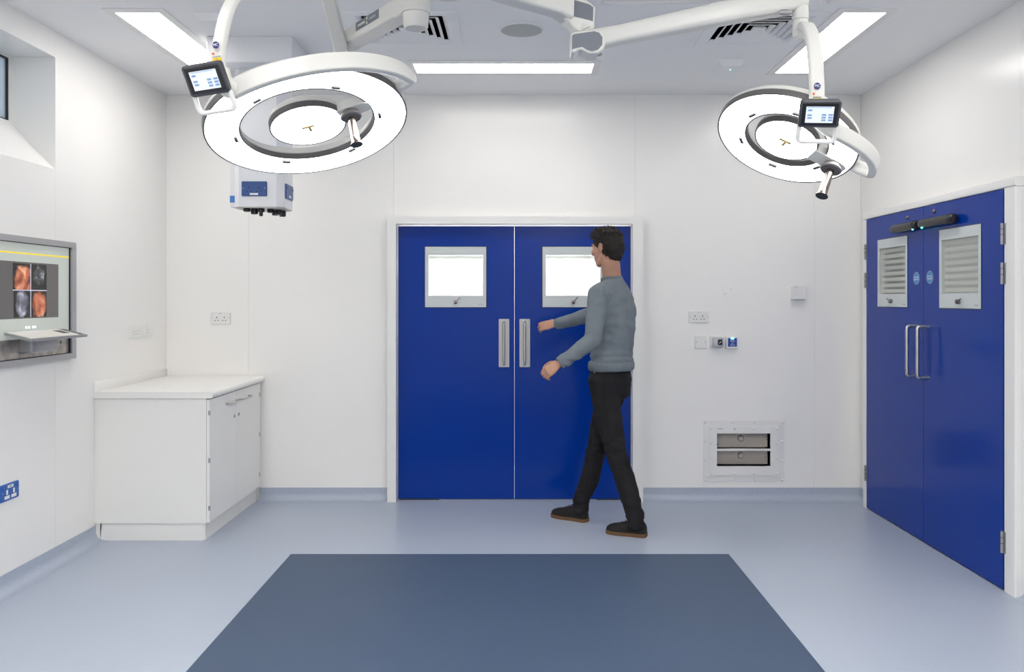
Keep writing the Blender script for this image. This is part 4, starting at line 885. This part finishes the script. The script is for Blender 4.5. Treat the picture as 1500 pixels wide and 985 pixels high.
# head
b.ball(H(0, -.018, .038), 1, (.076, .096, .090), 3, HR_)
b.ball(H(0, .020, -.005), 1, (.066, .074, .090), 3, HR_)
b.ball(H(0, .035, -.060), 1, (.052, .052, .050), 3, HR_)
b.ball(H(0, .066, -.092), .020, (1.3, 1, .9), 2, HR_)
chain(b, [H(.052, -.01, -.055), H(.035, .045, -.088)], [.020, .017]); chain(b, [H(-.052, -.01, -.055), H(-.035, .045, -.088)], [.020, .017])
chain(b, [H(0, .088, .022), H(0, .106, -.014), H(0, .108, -.020)], [.009, .013, .012]); b.ball(H(.011, .097, -.022), .009); b.ball(H(-.011, .097, -.022), .009)
chain(b, [H(-.035, .080, .034), H(0, .090, .030), H(.035, .080, .034)], [.011, .011, .011])
chain(b, [H(-.018, .084, -.051), H(0, .093, -.050), H(.018, .084, -.051)], [.006, .0075, .006]); chain(b, [H(-.016, .083, -.060), H(0, .090, -.061), H(.016, .083, -.060)], [.006, .0075, .006])
b.ball(H(.045, .066, -.012), .018); b.ball(H(-.045, .066, -.012), .018)
for sx in (-1, 1):
    er = HR_ @ Matrix.Rotation(sx*.35, 4, 'Z')
    for k in range(13):
        a = 2*PI*k/13; rr = .026 if math.sin(a) > -.2 else .022
        b.ball(H(sx*(.079+.004*math.cos(a)*-1), -.014+.017*math.cos(a), .002+rr*math.sin(a)), .0062, None, 1)
    b.ball(H(sx*.077, -.012, -.004), 1, (.006, .015, .024), 2, er)
ts_ref = V((-.1, .1, 1))
hand(b, WRr, V((-.20, .115, -.03)), V((.4, .55, -.45)), None, (5, 12, 10), .1)
ts_ref = V((-.55, .55, .2))
hand(b, WRl, V((-.14, .015, -.10)), V((.25, .75, -.35)), None, (24, 30, 22))
body = remesh(b, .0042, 3)
pr = link_mesh('person', body, SKIN, None, 'person in a grey jumper and dark jeans walking towards the closed doors', 'person', None, None, 180)
for sx in (-1, 1):
    e_ = obj('eye', B().ball(H(sx*.031, .076, .008), .0125, None, 3), mat('eye_white', (.75, .73, .7), .2), pr, smooth=180)
    obj('iris', B().ball(H(sx*.031, .0845, .008), .0058, (1, .8, 1), 2, HR_), mat('brown_iris', (.05, .025, .012), .2), e_, smooth=180)
    obj('eyebrow', B().tube(spline([H(sx*.014, .094, .034), H(sx*.032, .090, .039), H(sx*.050, .078, .034)], 4), .0042, 8), HAIRM, pr)
# hair
b = B()
b.ball(H(0, -.022, .052), 1, (.083, .104, .085), 3, HR_)
b.ball(H(0, -.052, .008), 1, (.078, .076, .085), 3, HR_)
b.ball(H(0, .030, .088), 1, (.068, .062, .050), 3, HR_)
b.ball(H(0, -.066, -.048), 1, (.054, .042, .045), 3, HR_)
for sx in (-1, 1): b.ball(H(sx*.068, -.005, .040), 1, (.014, .050, .036), 2, HR_)
hm = remesh(b, .0055, 2, disp=lambda p: .003*noise.noise(p*38)+.002*noise.noise(p*90))
bm = bmesh.new(); bm.from_mesh(hm); bm.verts.ensure_lookup_table(); bm.normal_update()
hv = list(bm.verts); t2 = B()
for i in range(1100):
    v_ = random.choice(hv); nrm = v_.normal
    loc = v_.co; rel = (loc-HC); lz = rel.dot(hu); L_ = .015 if lz > .06 else .007
    if rel.dot(hf) > .05 and lz < .07: continue
    d_ = (nrm*.55+hf*(.55 if lz > .05 else -.1)+zz*(.45 if lz > .06 else -.7)+V((random.uniform(-.4, .4), random.uniform(-.4, .4), random.uniform(-.2, .3)))).normalized()
    t2.tube([loc-nrm*.004, loc+d_*L_*.5, loc+d_*L_+hf*.004], [.0034, .0024, .0005], 4)
tm = bpy.data.meshes.new('t'); t2.bm.to_mesh(tm); bm.from_mesh(tm); bm.to_mesh(hm); bm.free(); t2.bm.free()
link_mesh('hair', hm, HAIRM, pr, 'short dark brown hair', None, None, None, 180)

# sweater
b = B()
for z_, w_, d_ in dense((1.01, .178, .128), (1.08, .172, .124), (1.16, .170, .124), (1.24, .176, .128), (1.32, .184, .134), (1.40, .186, .130), (1.47, .176, .112), (1.53, .13, .088)):
    f_ = (z_-.985)/(SC_.z-.985); c_ = PE+(SC_-PE)*f_-fw*.006; b.ball((c_.x, c_.y, z_), 1, (w_, d_, .085), 3, BR)
chain(b, [SC_+zz*.035, SC_+fw*.006+zz*.075], [.088, .072])
for Sh, El, Wr in ((SL, ELl, WRl), (SR, ELr, WRr)):
    chain(b, [SC_+(Sh-SC_)*.55+zz*.005, Sh-zz*.008, Sh+(El-Sh)*.5-zz*.004, El, El+(Wr-El)*.5-zz*.006, El+(Wr-El)*.86], [.078, .072, .064, .057, .050, .044])
def fold(p):
    q = p+V((0, 0, 0)); f = noise.noise(V((q.x*7, q.y*7, q.z*16)))*.007+noise.noise(V((q.x*16+4, q.y*16, q.z*30)))*.0035
    return f+(.004*math.sin(q.z*110+8*noise.noise(q*5)) if q.z < 1.12 and q.z > 1.03 else 0)
swm = remesh(b, .0075, 6, disp=fold, cut=[(V((0, 0, 1.05)), V((0, 0, -1)))])
sw = link_mesh('sweater', swm, KNIT, pr, 'grey-blue knitted jumper', None, None, None, 180)
def ribbed(c, ex, ey, az, rx, ry, h, nrib, m, nm, par, flare=0.):
    b = B(); N = nrib*4; ax = V(az)
    vs = []; fs = []
    prof = ((0, .94), (.15, 1.0), (.5, 1.015), (.85, 1.0), (1, .93), (1, .86), (0, .86))
    for i in range(N):
        a = 2*PI*i/N; rb = 1+.012*math.cos(a*nrib)
        for t_, k in prof: vs.append(V(c)+ax*h*(t_-.5)+(V(ex)*math.cos(a)*rx+V(ey)*math.sin(a)*ry)*k*rb*(1+flare*t_))
    K = len(prof)
    for i in range(N):
        j = (i+1) % N
        for q in range(K): fs.append((i*K+q, j*K+q, j*K+(q+1) % K, i*K+(q+1) % K))
    b.add(vs, fs); return obj(nm, b, m, par, smooth=80)
hc = PE+(SC_-PE)*((1.03-.985)/(SC_.z-.985))-fw*.006
ribbed((hc.x, hc.y, 1.048), -lf, fw, zz, .181, .131, .062, 60, KNIT, 'hem', sw)
for El, Wr in ((ELl, WRl), (ELr, WRr)):
    ax = (Wr-El).normalized(); ex_ = ax.orthogonal().normalized(); ribbed(El+(Wr-El)*.92, ex_, ax.cross(ex_), ax, .042, .042, .055, 22, KNIT, 'cuff', sw, -.12)
nk = SC_+fw*.012+zz*.092; ax = (fw*.18+zz).normalized(); ex_ = (-lf)
ribbed(nk, ex_, ax.cross(ex_), ax, .074, .070, .026, 34, KNIT, 'neckband', sw, -.06)

# trousers
b = B()
for z_, w_, d_ in dense((1.05, .160, .112), (.99, .165, .118), (.93, .168, .122), (.88, .160, .12)):
    b.ball((PE.x, PE.y, z_), 1, (w_, d_, .07), 3, BR)
for Hp, K_, A_ in ((HL, KL, AL), (HR, KR, AR)):
    chain(b, [Hp-zz*.02, Hp+(K_-Hp)*.45+fw*.012, K_, (K_+A_)/2-fw*.012, A_+zz*.03, A_-zz*.03], [.098, .092, .069, .066, .056, .057])
def crease(p): return noise.noise(V((p.x*9, p.y*9, p.z*20)))*.006+(.006*noise.noise(V((p.x*20, p.y*20, p.z*55))) if p.z < .25 or .42 < p.z < .6 else 0)
trm = remesh(b, .008, 5, disp=crease, cut=[(V((0, 0, .055)), V((0, 0, -1)))])
link_mesh('trousers', trm, DENIM, pr, 'charcoal jeans', None, None, None, 180)

# shoes
def shoe(heel, toe):
    heel, toe = V(heel), V(toe); d = (toe-heel); L = d.length; d.normalize(); s_ = V((-d.y, d.x, 0))
    prof = ((0, .020, .052), (.03, .030, .066), (.10, .036, .082), (.20, .037, .090), (.32, .037, .088), (.42, .040, .078), (.55, .046, .064), (.70, .050, .054), (.84, .046, .046), (.93, .036, .038), (.98, .022, .028), (1., .010, .020))
    root = None
    bs = B(); pts = [heel+d*L*(-.008+1.016*t_)+s_*(w_+.005) for t_, w_, h_ in prof]+[heel+d*L*(-.008+1.016*t_)-s_*(w_+.005) for t_, w_, h_ in reversed(prof)]
    bu = B(); N = 14; vs = []; fs = []
    for t_, w_, h_ in prof:
        for k in range(N+1):
            a = PI*k/N; vs.append(heel+d*L*t_+s_*w_*math.copysign(abs(math.cos(a))**.6, math.cos(a))+zz*(.018+(h_-.004)*abs(math.sin(a))**.75))
    K = N+1
    for i in range(len(prof)-1):
        for k in range(N): fs.append((i*K+k, i*K+k+1, (i+1)*K+k+1, (i+1)*K+k))
        fs.append((i*K+N, i*K, (i+1)*K, (i+1)*K+N))
    fs += [list(range(K))[::-1], [(len(prof)-1)*K+k for k in range(K)]]
    up_ = obj('shoe', bu.add(vs, fs), SUEDE, pr, label='black suede shoe', smooth=60)
    obj('sole', bs.prism(pts, (0, 0, .022)), SOLE, up_, smooth=40)
    for k in range(4):
        t_ = .36+.075*k; hh = .084-.0085*k+.016
        c_ = heel+d*L*t_+zz*hh
        obj('lace', B().tube(spline([c_+s_*.026-zz*.010, c_+s_*.012+zz*.004, c_-s_*.012+zz*.004+d*.008, c_-s_*.026-zz*.010+d*.008], 4), .0028, 6), BLACK, up_)
    return up_
shoe((.790, 5.160, 0), (.556, 5.265, 0))
shoe((.452, 5.505, 0), (.228, 5.660, 0))
